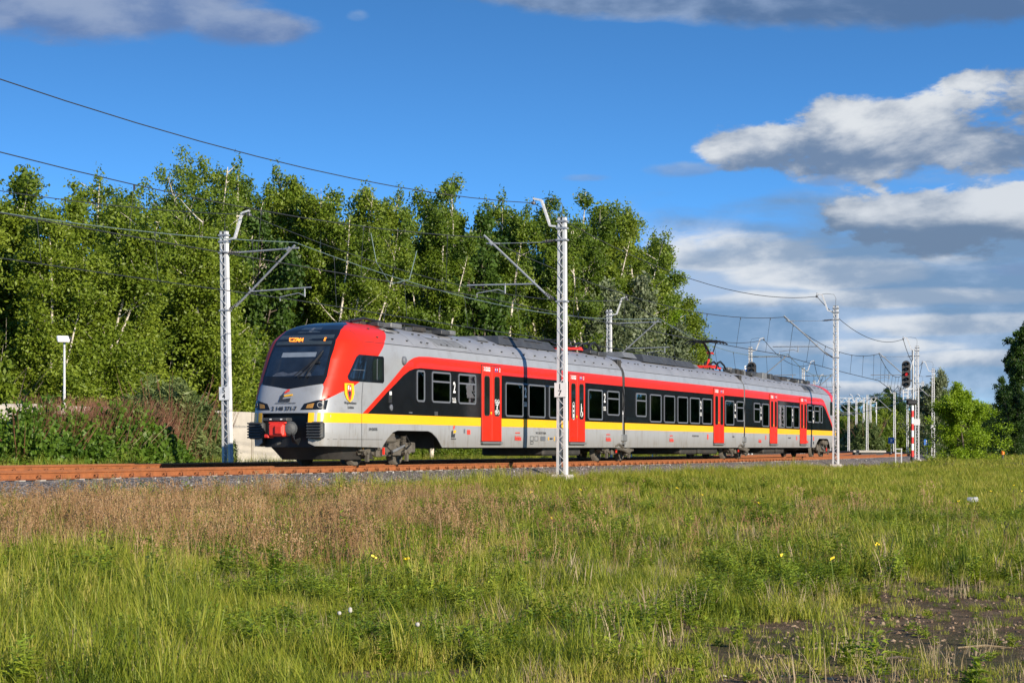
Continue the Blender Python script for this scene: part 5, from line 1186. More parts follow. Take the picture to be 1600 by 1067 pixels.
for px, D, py, lb in ((1392.5, 190., 688, 'small blue square sign left of the main signal'), (1448.5, 180., 690, 'small blue square sign right of the main signal, among the masts')):
    p = at(px, D); z = .5 + (699 - py) * D / 3000
    t = thing('blue_sign', lb, 'sign', Matrix.Translation((p.x, p.y, -.4))); mb = MB(); mb.box((0, 0, (z + .4) / 2), (.06, .06, z + .4)); link('post', mb.mesh('post', 'galv'), t)
    mb = MB(); mb.mat('blue_sign').box((0, -.05, z + .4), (.6, .04, .6)); mb.mat('plate').box((0, -.075, z + .4), (.2, .01, .28)); link('board', mb.mesh('board'), t)
for px, D, w_, lb in ((1348, 150., 1.7, 'low pale concrete cover lying on the ballast behind the tail'), (1361, 142., 2.0, 'second pale concrete cover on the ballast, with a dark gap under its lid')):
    p = at(px, D); p.z = .1; t = thing('concrete_cover', lb, 'concrete box', Matrix.Translation(p)); mb = MB(); mb.box((0, 0, -.2), (w_ * .85, 1, .5), bev=.03); link('box', mb.mesh('box', 'equip'), t); mb = MB(); mb.box((0, 0, .10), (w_, 1.2, .16), bev=.03); link('lid', mb.mesh('lid', 'concrete_l'), t)
# lattice portal far away
D = 330.
t = thing('portal_beam', 'pale lattice beam spanning between distant masts above the far bend', 'gantry', Matrix.Translation(at(1310, D, 8.3)))
mb = MB(); W_ = 6.6
for z in (0, .75):
    for y in (0, .6): mb.bar((0, y, z), (W_, y, z), .06, .06)
for k in range(12):
    x = W_ * k / 12; mb.bar((x, 0, 0 if k % 2 else .75), (x + W_ / 12, 0, .75 if k % 2 else 0), .07, .07)
link('beam', mb.mesh('beam', 'mast'), t)
for x in (.0, W_):
    mb = MB(); mb.box((x, .3, -4.3), (.11, .11, 8.6)); link('column', mb.mesh('column', 'mast'), t)
# flood lamp on the left
D = 73.; p = at(100.5, D); top = .5 + (699 - 535) * D / 3000
t = thing('floodlight_pole', 'slim white pole with a square floodlight on top, behind the concrete wall at the left', 'lamp post', Matrix.Translation((p.x, p.y, 0)) @ Matrix.Rotation(R(20), 4, 'Z'))
mb = MB(); mb.tube([(0, 0, -.4), (0, 0, top)], [.065, .04], 8); link('pole', mb.mesh('pole', 'mast'), t)
mb = MB(); mb.box((.0, 0, 0), (.46, .36, .12), bev=.03); lh = link('lamp_head', mb.mesh('lamp_head', 'plate'), t, Matrix.Translation((-.06, -.12, top + .12)) @ Matrix.Rotation(R(32), 4, 'X'))
mb = MB(); mb.box((.24, .05, -.02), (.16, .2, .14), bev=.02); link('lamp_driver', mb.mesh('lamp_driver', 'equip'), lh)
mb = MB(); mb.box((.0, -.02, top + .02), (.3, .06, .06)); link('lamp_bracket', mb.mesh('lamp_bracket', 'galv'), t)
# concrete panel wall
tw = thing('concrete_wall', 'pale weathered concrete panel wall behind the shrubs left of the train', 'wall', Matrix.Identity(4))
wa, wb = Vector((-18.3, 65.3)), Vector((-10.2, 84.6)); nw = 8; dv = (wb - wa) / nw; hw_ = math.atan2(dv.y, dv.x)
for k in range(nw + 1):
    c_ = wa + dv * (k + .5); mb = MB(); L_ = dv.length; hh = 2.45 + rnd.uniform(-.03, .03)
    mb.box((0, 0, hh / 2 - .45), (L_ - .03, .18, hh), bev=.015); o = link('panel', mb.mesh('panel', 'concrete_l'), tw, Matrix.Translation((c_.x, c_.y, 0)) @ Matrix.Rotation(hw_ + rnd.uniform(-.006, .006), 4, 'Z'))
for k in range(nw + 1):
    c_ = wa + dv * k; mb = MB(); mb.box((0, -.03, .8), (.14, .26, 2.4), bev=.02); link('wall_post', mb.mesh('wall_post', 'concrete'), tw, Matrix.Translation((c_.x, c_.y, 0)) @ Matrix.Rotation(hw_, 4, 'Z'))
t = thing('tarpaulin', 'black tarpaulin heap behind the concrete wall beside the train front', 'tarpaulin', Matrix.Identity(4))
mb = MB(); n = 14
for k in range(n): 
    c_ = wa.lerp(wb, .72 + .5 * k / n) + Vector((-.8, 1.4)); z = 2.02 + .09 * math.sin(k * .9) + (.10 if k > 4 else 0); mb.v += [(c_.x, c_.y - .9, z - .35), (c_.x, c_.y, z), (c_.x - .3, c_.y + 1.6, z - .1), (c_.x, c_.y + 2, -.4)]
for k in range(n - 1):
    for j in range(3): a = k * 4 + j; mb.f.append((a, a + 4, a + 5, a + 1)); mb.m.append(0)
link('sheet', mb.mesh('sheet', 'tarp', True), t)
D = 69.5; p = at(22, D); t = thing('brick_pile', 'low brick pile capped by a pale plank at the left edge behind the wall', 'brick pile', Matrix.Translation((p.x, p.y + 1.0, 0)))
br = MB(); br.box((0, 0, 0), (.24, .12, .07), bev=.005); brm = br.mesh('brick', 'brick')
for z in range(31):
    for k in range(4): link('brick', brm, t, Matrix.Translation((-.42 + k * .26 + (.13 if z % 2 else 0), 0, -.35 + z * .075)))
mb = MB(); mb.box((0, 0, 2.06), (1.3, .4, .08)); link('plank', mb.mesh('plank', 'concrete_l'), t)

# ------------------------------------------------------------------ foliage
def leaf_cloud(cent, rad, n_per, size, droop=1.0, seed=0, flat=.0, elong=1.6):
    """cent (k,3), rad (k,3): returns verts (4n,3), per-leaf tone"""
    g = np.random.default_rng(seed); k = len(cent); idx = np.repeat(np.arange(k), n_per); n = len(idx)
    off = g.normal(0, .42, (n, 3)); c_ = cent[idx] + off * rad[idx]
    c_[:, 2] -= np.abs(g.normal(0, .25, n)) * rad[idx, 2] * droop
    d = g.normal(0, 1, (n, 3)); d[:, 2] -= .5 * droop; d /= np.linalg.norm(d, axis=1, keepdims=True)
    e = np.cross(d, g.normal(0, 1, (n, 3)) + np.array([0, 0, flat])); e /= np.linalg.norm(e, axis=1, keepdims=True) + 1e-9
    s = size * g.uniform(.6, 1.35, n)[:, None]
    v = np.stack([c_ - d * s * .5 * elong, c_ + e * s * .42, c_ + d * s * .5 * elong, c_ - e * s * .42], 1).reshape(-1, 3)
    ct = g.uniform(0, 1, k)[idx]; tone = np.clip(.6 * ct + .4 * g.uniform(0, 1, n), 0, 1)
    return v, tone
def quads_mesh(name, v, tone, mats, extra=None):
    n = len(v) // 4; me = bpy.data.meshes.new(name); ev = ef = None
    me.vertices.add(len(v)); me.vertices.foreach_set('co', v.astype(np.float32).ravel())
    me.loops.add(4 * n); me.polygons.add(n)
    me.loops.foreach_set('vertex_index', np.arange(4 * n, dtype=np.int32)); me.polygons.foreach_set('loop_start', np.arange(0, 4 * n, 4, dtype=np.int32))
    me.update(calc_edges=True)
    a = me.attributes.new('tone', 'FLOAT', 'FACE'); a.data.foreach_set('value', tone.astype(np.float32))
    for m_ in mats: me.materials.append(M[m_])
    return me
def tree_parts(seed, H, spread, base, forks=2, leaf=.17, ncl=230, npl=46, trunk_r=.13, mat='leaf_birch', bark='trunk', low=False, round_=False, rs=.85, tilt=.30):
    r = random.Random(seed); tb = MB(); cents = []; rads = []
    leaders = []; x0, y0 = 0, 0; lean = (r.uniform(-.05, .05), r.uniform(-.04, .04))
    def pth(p, d, L, n, r0, r1, wob_=.12, up=.0):
        pts = [Vector(p)]; d = Vector(d).normalized()
        for i in range(n):
            d = (d + Vector((r.uniform(-wob_, wob_), r.uniform(-wob_, wob_), r.uniform(-wob_ * .3, wob_ * .3) + up))).normalized(); pts.append(pts[-1] + d * L / n)
        tb.tube(pts, [r0 + (r1 - r0) * i / n for i in range(n + 1)], 6 if r0 > .06 else 4, False); return pts
    main = pth((0, 0, -.3), (lean[0], lean[1], 1), H * .93, 9, trunk_r, .02, .05)
    stems = [main]
    for k in range(forks):
        i = r.randint(2, 5); a = r.uniform(0, 6.28); stems.append(pth(main[i], (math.cos(a) * tilt, math.sin(a) * tilt, 1), H * (.93 - i / 9 * .93) * r.uniform(.75, .98), 7, trunk_r * .62, .012, .05, .05))
    for st in stems:
        n = len(st)
        for i in range(1, n):
            z = st[i].z
            if z < H * base * .8: continue
            f = (z / H - base) / (1 - base); f = max(f, 0.0)
            prof = (math.sin(min(1, f * 1.15 + .18) * math.pi) ** .6 if round_ else (1 - f) ** .55 * min(1, .35 + f * 3.2)) if f < .98 else .2
            for q in range(3 if len(stems) > 2 else 4):
                L = spread * max(prof, .16) * r.uniform(.55, 1.1); a = r.uniform(0, 6.28)
                p0 = st[i - 1].lerp(st[i], r.random()); bp = pth(p0, (math.cos(a), math.sin(a), r.uniform(.35, 1.0)), L, 4, trunk_r * .24, .008, .13, .02)
                for j in (2, 3, 4):
                    cents.append(bp[j] + Vector((r.gauss(0, .18), r.gauss(0, .18), r.gauss(0, .18)))); rads.append(((.5 + .25 * L / spread) * rs, (.5 + .25 * L / spread) * rs, .62 * rs))
    cents.append(main[-1]); rads.append((.35, .35, .7)); cents.append(main[-2]); rads.append((.5, .5, .8))
    if low:
        for k in range(60): a = r.uniform(0, 6.28); q = spread * r.uniform(.2, 1.15); cents.append(Vector((math.cos(a) * q, math.sin(a) * q, r.uniform(0, H * .45)))); rads.append((.7, .7, .7))
    idx = list(range(len(cents))); r.shuffle(idx); idx = idx[:ncl] if len(idx) > ncl else idx
    C_ = np.array([list(cents[i]) for i in idx]); Rd = np.array([rads[i] for i in idx])
    v, tone = leaf_cloud(C_, Rd, max(8, int(npl * ncl / len(idx))), leaf, 1.0, seed)
    return tb.mesh('trunk', bark, True), quads_mesh('crown', v, tone, [mat])
def swap_mat(me, mat, name='crown'):
    m2 = me.copy(); m2.materials.clear(); m2.materials.append(M[mat]); return m2
BIR = [tree_parts(100 + i, 16, [1.9, 2.2, 1.8, 2.1, 2.4, 2.0][i], [.40, .46, .50, .42, .44, .52][i], [2, 3, 2, 3, 2, 1][i], .105, 165, 125, .145, rs=.74) for i in range(7 - 1)]
YNG = [tree_parts(200 + i, 13, 2.3, .05, [2, 3, 2, 3][i], .10, 300, 135, .11, 'leaf_light', 'trunk', True) for i in range(4)]
DRK = [tree_parts(300 + i, 15, 2.8, .08, 2, .16, 260, 90, .16, 'leaf_dark', 'bark_dark', True) for i in range(3)]
BIGB = tree_parts(401, 17.5, 3.4, .34, 7, .105, 420, 95, .17, 'leaf_birch', 'trunk', False, True, .75, .55)
def dome_crown(seed, H, rx_, rz, zc, n, npl, leaf, mat):
    g = np.random.default_rng(seed); d = g.normal(0, 1, (n, 3)); d /= np.linalg.norm(d, axis=1, keepdims=True); q = g.uniform(.12, 1, n) ** .45 * g.uniform(.82, 1.08, n)
    C_ = d * q[:, None] * np.array([rx_, rx_, rz]) + np.array([0, 0, zc]); C_[:, 0] += .5 * np.sin(C_[:, 2] * 1.1); v, tone = leaf_cloud(C_, np.full((n, 3), .46), npl, leaf, 1.1, seed); return quads_mesh('crown', v, tone, [mat])
BIGB = (BIGB[0], dome_crown(77, 17.5, 3.3, 5.0, 12.0, 300, 95, .105, 'leaf_birch'))
LIME = tree_parts(402, 9, 3.6, .04, 3, .125, 330, 150, .13, 'leaf_lime', 'bark_dark', True, True)
SILV = tree_parts(403, 11, 3.2, .10, 3, .15, 260, 80, .12, 'leaf_silver', 'bark_dark', True, True)
POP = tree_parts(404, 20, 2.6, .10, 2, .22, 320, 75, .2, 'leaf_dark', 'bark_dark', True)
LIMEB = [ (t_[0], swap_mat(t_[1], 'leaf_lime')) for t_ in YNG[:2]]
_top = {}
def crown_top(me):
    if me.name not in _top:
        co = np.empty(len(me.vertices) * 3, np.float32); me.vertices.foreach_get('co', co); co = co.reshape(-1, 3); o = np.argsort(co[:, 2])[-120:]; _top[me.name] = Vector([float(v) for v in co[o].mean(0)])
    return _top[me.name]
def tree(parts, x, y, H, H0, label, group=None, kind='birch_tree', wide=1.0, cat='tree', rot=None):
    z = float(zground(x, y, False)[0]); tp = crown_top(parts[1]); s_ = (H - z) / tp.z
    rm = Matrix.Rotation(rnd.uniform(0, 6.28) if rot is None else rot, 4, 'Z'); o_ = rm @ Vector((tp.x, tp.y, 0)) * s_ * wide
    m = Matrix.Translation((x - o_.x, y - o_.y, z)) @ rm @ Matrix.Diagonal((s_ * wide, s_ * wide, s_, 1))
    t = thing(kind, label, cat, m, group); link('trunk', parts[0], t); link('crown', parts[1], t); return t
def line_D(px, d): k = (px - 800) / 3000; return d / (-k * .923 + .385)
def top_h(px, py, D): return .5 + (699 - py) * D / 3000
# skyline of the wood: (px, py of the tree top, distance from the camera line, type, label)
SKY = [(-20, 265, 44, 'Y', 'light green young birch cut by the left edge of the picture'), (38, 262, 47, 'Y', 'narrow birch with a thin top left of the first gap of sky'), (75, 330, 43, 'Y', 'low leafy birch between two taller ones near the left edge'), (120, 300, 44, 'Y', 'young birch behind the floodlight pole'),
       (155, 268, 48, 'B', 'pointed birch left of the notch of blue sky'), (190, 300, 46, 'B', 'dark leafy birch just left of the notch of blue sky'), (215, 380, 43, 'Y', 'low young birch filling the notch in the skyline'), (288, 234, 50, 'G', 'biggest round topped birch, with sky showing through its crown'),
       (262, 330, 45, 'Y', 'lower birch at the left foot of the big round topped one'), (345, 345, 44, 'Y', 'leafy young birch right behind the mast plated 5 over 4'), (372, 250, 49, 'B', 'thin birch just right of the big round topped one'), (432, 258, 48, 'B', 'tall birch behind the bracket of the left mast'),
       (408, 330, 45, 'D', 'dark tree in the hollow right of the left mast'), (468, 292, 47, 'B', 'birch with drooping tips left of the train nose'), (520, 296, 48, 'B', 'birch rising straight behind the train cab'), (572, 290, 49, 'B', 'two stemmed white birch above the first roof window'), (546, 330, 46, 'B', 'shorter birch standing between the pair over the cab'),
       (625, 295, 48, 'B', 'birch with pale forked stems over the first double door'), (665, 305, 47, 'B', 'slightly lower birch left of the tallest pointed one'), (712, 276, 49, 'B', 'tallest pointed birch in the middle of the wood'), (690, 350, 46, 'B', 'shorter birch at the foot of the tallest pointed one'),
       (752, 330, 47, 'D', 'dark gap filler tree right of the tallest pointed birch'), (785, 302, 49, 'B', 'birch with a round top left of the mast plated 1 over 7'), (825, 318, 47, 'B', 'birch half hidden by the horn of the nearest mast'), (862, 305, 49, 'B', 'birch exactly behind the nearest mast'), (910, 300, 50, 'B', 'birch just right of the nearest mast'), 
       (945, 318, 49, 'B', 'birch over the middle mast top'), (980, 322, 51, 'B', 'tall birch before the skyline steps down'), (893, 350, 47, 'B', 'low birch between the two tall ones right of the nearest mast'), (1022, 362, 52, 'B', 'lone birch top on the right shoulder of the wood'),
       (1005, 430, 49, 'S', 'pale silvery leaved tree over the middle mast'), (1040, 392, 53, 'B', 'birch top at the right shoulder of the wood'), (1052, 425, 50, 'L', 'bright lime green tree on the right flank of the wood'), (950, 440, 47, 'S', 'silvery leaved tree behind the lowered pantograph'), (1078, 462, 52, 'W', 'bright green tree at the right end of the wood'), (1098, 535, 53, 'W', 'lowest bright green tree ending the wood, behind the raised pantograph'), (1062, 505, 49, 'S', 'low greyish bush like tree over the middle car')]
for i, (px, py, d, ty, lb) in enumerate(SKY):
    D = line_D(px, d + (5 if px < 480 else 2)); H = top_h(px, py, D); X = (px - 800) / 3000 * D
    if ty == 'B': tree(BIR[i % 6], X, D, H, 15.6, lb, wide=1.0 if H > 14 else 1.1)
    elif ty == 'Y': tree(YNG[i % 4], X, D, H, 12.7, lb, wide=1.15)
    elif ty == 'G': tree(BIGB, X, D, H, 16.8, lb, wide=1.0)
    elif ty == 'D': tree(DRK[i % 3], X, D, H, 14.6, lb, kind='dark_tree')
    elif ty == 'S': tree(SILV, X, D, H, 10.6, lb, kind='silver_leaved_tree')
    elif ty == 'L': tree(LIMEB[0], X, D, H, 12.7, lb, kind='lime_green_tree', wide=1.1)
    elif ty == 'W': tree((YNG[i % 4][0], LIMEB[i % 2][1] if i % 2 else YNG[i % 4][1]), X, D, H, 12.7, lb, kind='green_tree', wide=1.25)
def sky_y(px):
    a = sorted([(s[0], s[1]) for s in SKY if s[3] in 'BYGD' and s[1] < 400]); return float(np.interp(px, [q[0] for q in a], [q[1] for q in a]))
n_back = 0
for d, stp, mix_ in ((56, 30, 'BBDB'), (61, 30, 'BDBB'), (67, 32, 'DBDB'), (75, 34, 'DDBD')):
    px = -60 + rnd.uniform(0, 20)
    while px < 1040 - (d - 50) * 3:
        D = line_D(px, d + rnd.uniform(-1.5, 1.5)); X = (px - 800) / 3000 * D
        py = sky_y(px) + rnd.uniform(40, 115)
        if px < 205: py += 55
        elif px < 245: py += 120
        H = min(max(top_h(px, py, D), 6), 21); ty = rnd.choice(mix_)
        if px < 330 and rnd.random() < .5: tree(rnd.choice(YNG), X, D, H, 12.7, 'birch standing inside the wood behind its front row', 'birches inside the wood', wide=1.1)
        elif ty == 'B': tree(rnd.choice(BIR), X, D, H, 15.6, 'birch standing inside the wood behind its front row', 'birches inside the wood')
        else: tree(rnd.choice(DRK), X, D, H, 14.6, 'dark leafy tree standing inside the wood behind its front row', 'dark trees inside the wood', 'dark_tree')
        px += stp * rnd.uniform(.7, 1.25); n_back += 1
# front bushes at the foot of the wood
def bush_parts(seed, w_, h_, mat, leaf=.15, n=120, npl=45, stems=14, smat='twig', up=1.0, elong=1.6):
    r = random.Random(seed); tb = MB(); C_ = []; Rd = []
    for k in range(stems):
        a = r.uniform(0, 6.28); q = r.uniform(0, .35) * w_; e = r.uniform(.4, .95) * w_ / 2; x, y = math.cos(a) * q, math.sin(a) * q
        tb.tube([(x * .5, y * .5, -.1), (x + math.cos(a) * e * .4, y + math.sin(a) * e * .4, h_ * .55), (x * .8 + math.cos(a) * e, y * .8 + math.sin(a) * e, h_ * r.uniform(.75, 1.0))], [.03, .018, .006], 4, False)
    for k in range(n):
        a = r.uniform(0, 6.28); q = math.sqrt(r.random()) * w_ / 2; z = r.random(); lim = h_ * math.sqrt(max(0, 1 - (q / (w_ / 2)) ** 2 * .85)) * r.uniform(.75, 1.05)
        C_.append((math.cos(a) * q, math.sin(a) * q, z ** .6 * lim)); Rd.append((.32, .32, .34))
    v, tone = leaf_cloud(np.array(C_), np.array(Rd), npl, leaf, .3, seed, 0, elong)
    return tb.mesh('stems', smat, True), quads_mesh('foliage', v, tone, [mat])
def bush(parts, x, y, s_, label, group=None, kind='bush', sz=None):
    z = float(zground(x, y, False)[0]); t = thing(kind, label, 'bush', Matrix.Translation((x, y, z)) @ Matrix.Rotation(rnd.uniform(0, 6.28), 4, 'Z') @ Matrix.Diagonal((s_, s_, sz or s_, 1)), group)
    link('stems', parts[0], t); link('foliage', parts[1], t); return t
BU_L = bush_parts(1, 4.2, 4.0, 'leaf_light', .11, 190, 95, smat='bark_dark'); BU_D = bush_parts(2, 4.2, 3.2, 'leaf_birch', .11, 190, 95, smat='bark_dark'); BU_W = bush_parts(3, 3.8, 3.9, 'leaf_willow', .075, 260, 110, 30, elong=3.2)
BU_T = bush_parts(5, 6.5, 7.5, 'leaf_light', .10, 420, 115, smat='trunk')
BU_B = bush_parts(4, 2.6, 1.7, 'leaf_bramble', .12, 130, 60, 26, elong=1.2)
px = -50; k = 0
while px < 1080:
    D = line_D(px, 49.5 if px < 420 else 49) + rnd.uniform(-1.5, 1); X = (px - 800) / 3000 * D
    s_ = rnd.uniform(.75, 1.35) if px < 440 else rnd.uniform(.45, .8)
    bush(BU_L if rnd.random() < (.75 if px < 400 else .35) else BU_D, X, D, s_, 'leafy bush along the foot of the birch wood', 'bushes along the foot of the wood'); px += 22; k += 1
for px in range(-30, 430, 34):
    D = line_D(px, 51) + rnd.uniform(0, 2); X = (px - 800) / 3000 * D; bush(BU_T, X, D, rnd.uniform(.8, 1.1), 'tall leafy thicket bush below the left birches', 'tall thicket bushes at the left')
bush(BU_W, at(262, line_D(262, 40)).x, line_D(262, 40), 1.0, 'grey green willow bush leaning over the wall, left of the mast plated 5 over 4', kind='willow_bush')
bush(BU_W, at(312, line_D(312, 40)).x, line_D(312, 40), .70, 'smaller willow bush between the big willow and the left mast', kind='willow_bush'); bush(BU_W, at(212, line_D(212, 40.3)).x, line_D(212, 40.3), .78, 'thin grey willow bush on the left side of the big willow', kind='willow_bush')
for i, px in enumerate(range(0, 292, 17)):
    D = line_D(px, 38.6 + .5 * _nv((i * .7, 0, 0))); s_ = [.95, 1.0, .98, 1.0, 1.05, 1.1, 1.1, 1.15, 1.1, 1.12, 1.15, 1.1, 1.05, .95, .85, .75, .6, .5][i % 18]
    bush(BU_B, at(px, D).x, D, s_, 'dark green bramble clump beyond the tracks, left of the mast plated 5 over 4', 'bramble clumps beyond the tracks', 'bramble_bush', s_ * rnd.uniform(.85, 1.45) if px > 20 else s_ * .6)
# dry reddish stems above the brambles
def stems_mesh(name, n, x0, x1, D0, D1, h0, h1, mat, r0=.012, zf=None, lean=.35, seed=5):
    r = random.Random(seed); mb = MB(); tones = []
    for k in range(n):
        px = r.triangular(x0, x1, (x0 + x1) / 2); D = line_D(px, r.uniform(D0, D1)); X = (px - 800) / 3000 * D; z = float(zground(X, D, False)[0]); h = r.uniform(h0, h1)
        lx, ly = r.uniform(-lean, lean), r.uniform(-lean, lean)
        mb.tube([(X, D, z), (X + lx * h * .4, D + ly * h * .4, z + h * .6), (X + lx * h, D + ly * h, z + h)], [r0, r0 * .7, r0 * .35], 3, False)
    me = mb.mesh(name, mat); a = me.attributes.new('tone', 'FLOAT', 'FACE'); per = 6; tn = [r.random() for _ in range(n)]
    a.data.foreach_set('value', [tn[min(i // per, n - 1)] for i in range(len(me.polygons))]); return me
tag(link('dry_reddish_stems', stems_mesh('dry_reddish_stems', 5200, 20, 350, 38.2, 41.2, 1.3, 2.8, 'twig', .010)), 'reddish dry stems rising out of the brambles beyond the tracks', 'dry stems', kind='stuff')
tag(link('bent_dry_canes', stems_mesh('bent_dry_canes', 50, 140, 230, 37.6, 38.3, 1.2, 2.0, 'straw', .014, lean=.8, seed=9)), 'pale bent dry canes lying over the brambles', 'dry canes', kind='stuff')
# right hand side trees
RT = [('L', 1494, 597, 150, 'bright lime green round tree standing alone at the right'), ('S', 1470, 577, 185, 'pale silvery tree behind the bright lime green one'), ('S', 1458, 625, 200, 'low pale silvery tree behind the mast row at the right'),
      ('P', 1606, 498, 200, 'tallest dark poplar at the right edge of the picture'), ('P', 1583, 545, 205, 'dark poplar left of the tallest one at the right edge'), ('D', 1566, 588, 215, 'dark broad tree between the lime tree and the poplars'), ('D', 1592, 600, 190, 'dark tree under the poplars behind the lone mast'), ('D', 1545, 640, 225, 'low dark tree right behind the lime green tree'), ('P', 1632, 540, 205, 'dark poplar cut off by the right edge')]
for ty, px, py, D, lb in RT:
    H = top_h(px, py, D); X = (px - 800) / 3000 * D
    if ty == 'L': tree(LIME, X, D, H, 8.6, lb, kind='lime_green_tree', wide=1.15)
    elif ty == 'S': tree(SILV, X, D, H, 10.6, lb, kind='silver_leaved_tree')
    elif ty == 'P': tree(POP, X, D, H, 19.4, lb, kind='poplar_tree')
    else: tree(DRK[0], X, D, H, 14.6, lb, kind='dark_tree', wide=1.2)
for px in range(1290, 1640, 9):
    D = rnd.uniform(400, 470); py = float(np.interp(px, [1290, 1340, 1380, 1400, 1440, 1480, 1560, 1640], [640, 632, 612, 606, 618, 625, 632, 620])) + rnd.uniform(-6, 22); X = (px - 800) / 3000 * D; H = top_h(px, py, D)
    tree(rnd.choice([DRK[0], DRK[1], YNG[0], BIR[1]]), X, D, H, 14., 'distant tree in the far wood line on the right', 'distant trees of the far wood line', 'distant_tree', 1.15)
for px in range(1300, 1640, 12):
    D = rnd.uniform(330, 380) if px < 1470 else rnd.uniform(230, 300); X = (px - 800) / 3000 * D; bush(BU_D if rnd.random() < .7 else BU_L, X, D, rnd.uniform(1.2, 2.2), 'low bush in the far hedge line on the right', 'bushes of the far hedge line')
for px, py, D in ((1340, 650, 300), (1352, 660, 290)):
    bush(bush_parts(7, 3.6, 3.8, 'leaf_silver', .2, 120, 40) if px == 1340 else BU_W, at(px, D).x, D, 1.4, 'pale flowering bush behind the tail of the train' if px == 1340 else 'grey green bush right of the pale flowering one behind the tail', kind='pale_bush')
# the wood off to the right of the picture: it is mirrored in the windows and the gloss paint
for k in range(82):
    y = 40 + k * 5.2; x = 78 + .30 * (y - 40) + rnd.uniform(-3, 3)
    if x / y > .34: tree(rnd.choice(DRK), x, y, rnd.uniform(13, 17), 14.6, 'dark tree in the wood right of the picture, seen only in the windows', 'trees right of the picture', 'dark_tree', 1.3)

# ------------------------------------------------------------------ grass, weeds, stones: tufts set out by geometry nodes
def blade_tuft(name, n, r, h0, h1, w_, mat, seed, lean=.35, seg=3, head=0.0, wtop=.35):
    g = random.Random(seed); vs = []; fs = []; tone = []
    for k in range(n):
        a = g.uniform(0, 6.28); q = r * math.sqrt(g.random()); x, y = q * math.cos(a), q * math.sin(a); h = g.uniform(h0, h1); b = g.uniform(0, 6.28); l = g.uniform(.1, lean) * h; tn = g.random()
        wx, wy = math.cos(b + 1.57) * w_ / 2, math.sin(b + 1.57) * w_ / 2; ldx, ldy = math.cos(b) * l, math.sin(b) * l; o = len(vs)
        for j in range(seg):
            f = j / seg; c_ = (x + ldx * f * f, y + ldy * f * f, h * (f - .12 * f * f)); wf = 1 - (1 - wtop) * f; vs += [(c_[0] - wx * wf, c_[1] - wy * wf, c_[2]), (c_[0] + wx * wf, c_[1] + wy * wf, c_[2])]
        vs.append((x + ldx, y + ldy, h * .88))
        for j in range(seg - 1): fs.append((o + 2 * j, o + 2 * j + 1, o + 2 * j + 3, o + 2 * j + 2)); tone.append(tn)
        fs.append((o + 2 * seg - 2, o + 2 * seg - 1, o + 2 * seg)); tone.append(tn)
        if head > 0:
            for j in range(4):
                cx, cy, cz = x + ldx + g.gauss(0, .02), y + ldy + g.gauss(0, .02), h * .88 - g.uniform(-.02, head); s_ = g.uniform(.006, .014); o = len(vs)
                vs += [(cx - s_, cy, cz), (cx, cy + s_ * .5, cz - s_), (cx + s_, cy, cz), (cx, cy, cz + s_ * 1.6)]; fs.append((o, o + 1, o + 2, o + 3)); tone.append(g.random() * .5)
    me = bpy.data.meshes.new(name); me.from_pydata(vs, [], fs); me.materials.append(M[mat]); at_ = me.attributes.new('tone', 'FLOAT', 'FACE'); at_.data.foreach_set('value', tone); return me
def weed_tuft(name, seed, h, n, mat='weed', fern=False, lw=.05):
    g = random.Random(seed); vs = []; fs = []; tone = []
    for k in range(n):
        a = g.uniform(0, 6.28); hh = h * g.uniform(.5, 1); lx, ly = math.cos(a) * h * .3 * g.random(), math.sin(a) * h * .3 * g.random(); o = len(vs)
        vs += [(-.004, 0, 0), (.004, 0, 0), (lx, ly, hh)]; fs.append((o, o + 1, o + 2)); tone.append(.3)
        nl = 9
        for j in range(nl):
            f = .15 + .85 * j / nl; p = Vector((lx * f, ly * f, hh * f)); b = g.uniform(0, 6.28); L = lw * 2.6 * (1.2 - .6 * f) * g.uniform(.7, 1.3); d = Vector((math.cos(b), math.sin(b), g.uniform(.1, .8))).normalized(); e = Vector((-math.sin(b), math.cos(b), 0)) * lw * .5 * g.uniform(.6, 1.1); o = len(vs)
            vs += [p, p + d * L * .5 + e, p + d * L - Vector((0, 0, L * .2)), p + d * L * .5 - e]; fs.append((o, o + 1, o + 2, o + 3)); tone.append(g.random())
    me = bpy.data.meshes.new(name); me.from_pydata([tuple(v) for v in vs], [], fs); me.materials.append(M[mat]); at_ = me.attributes.new('tone', 'FLOAT', 'FACE'); at_.data.foreach_set('value', tone); return me
def stone_me(seed):
    g = random.Random(seed); bm = bmesh.new(); bmesh.ops.create_icosphere(bm, subdivisions=1, radius=1)
    for v in bm.verts: v.co *= g.uniform(.65, 1.15); v.co.z *= .7
    me = bpy.data.meshes.new('stone'); bm.to_mesh(me); bm.free(); me.materials.append(M['stone']); return me
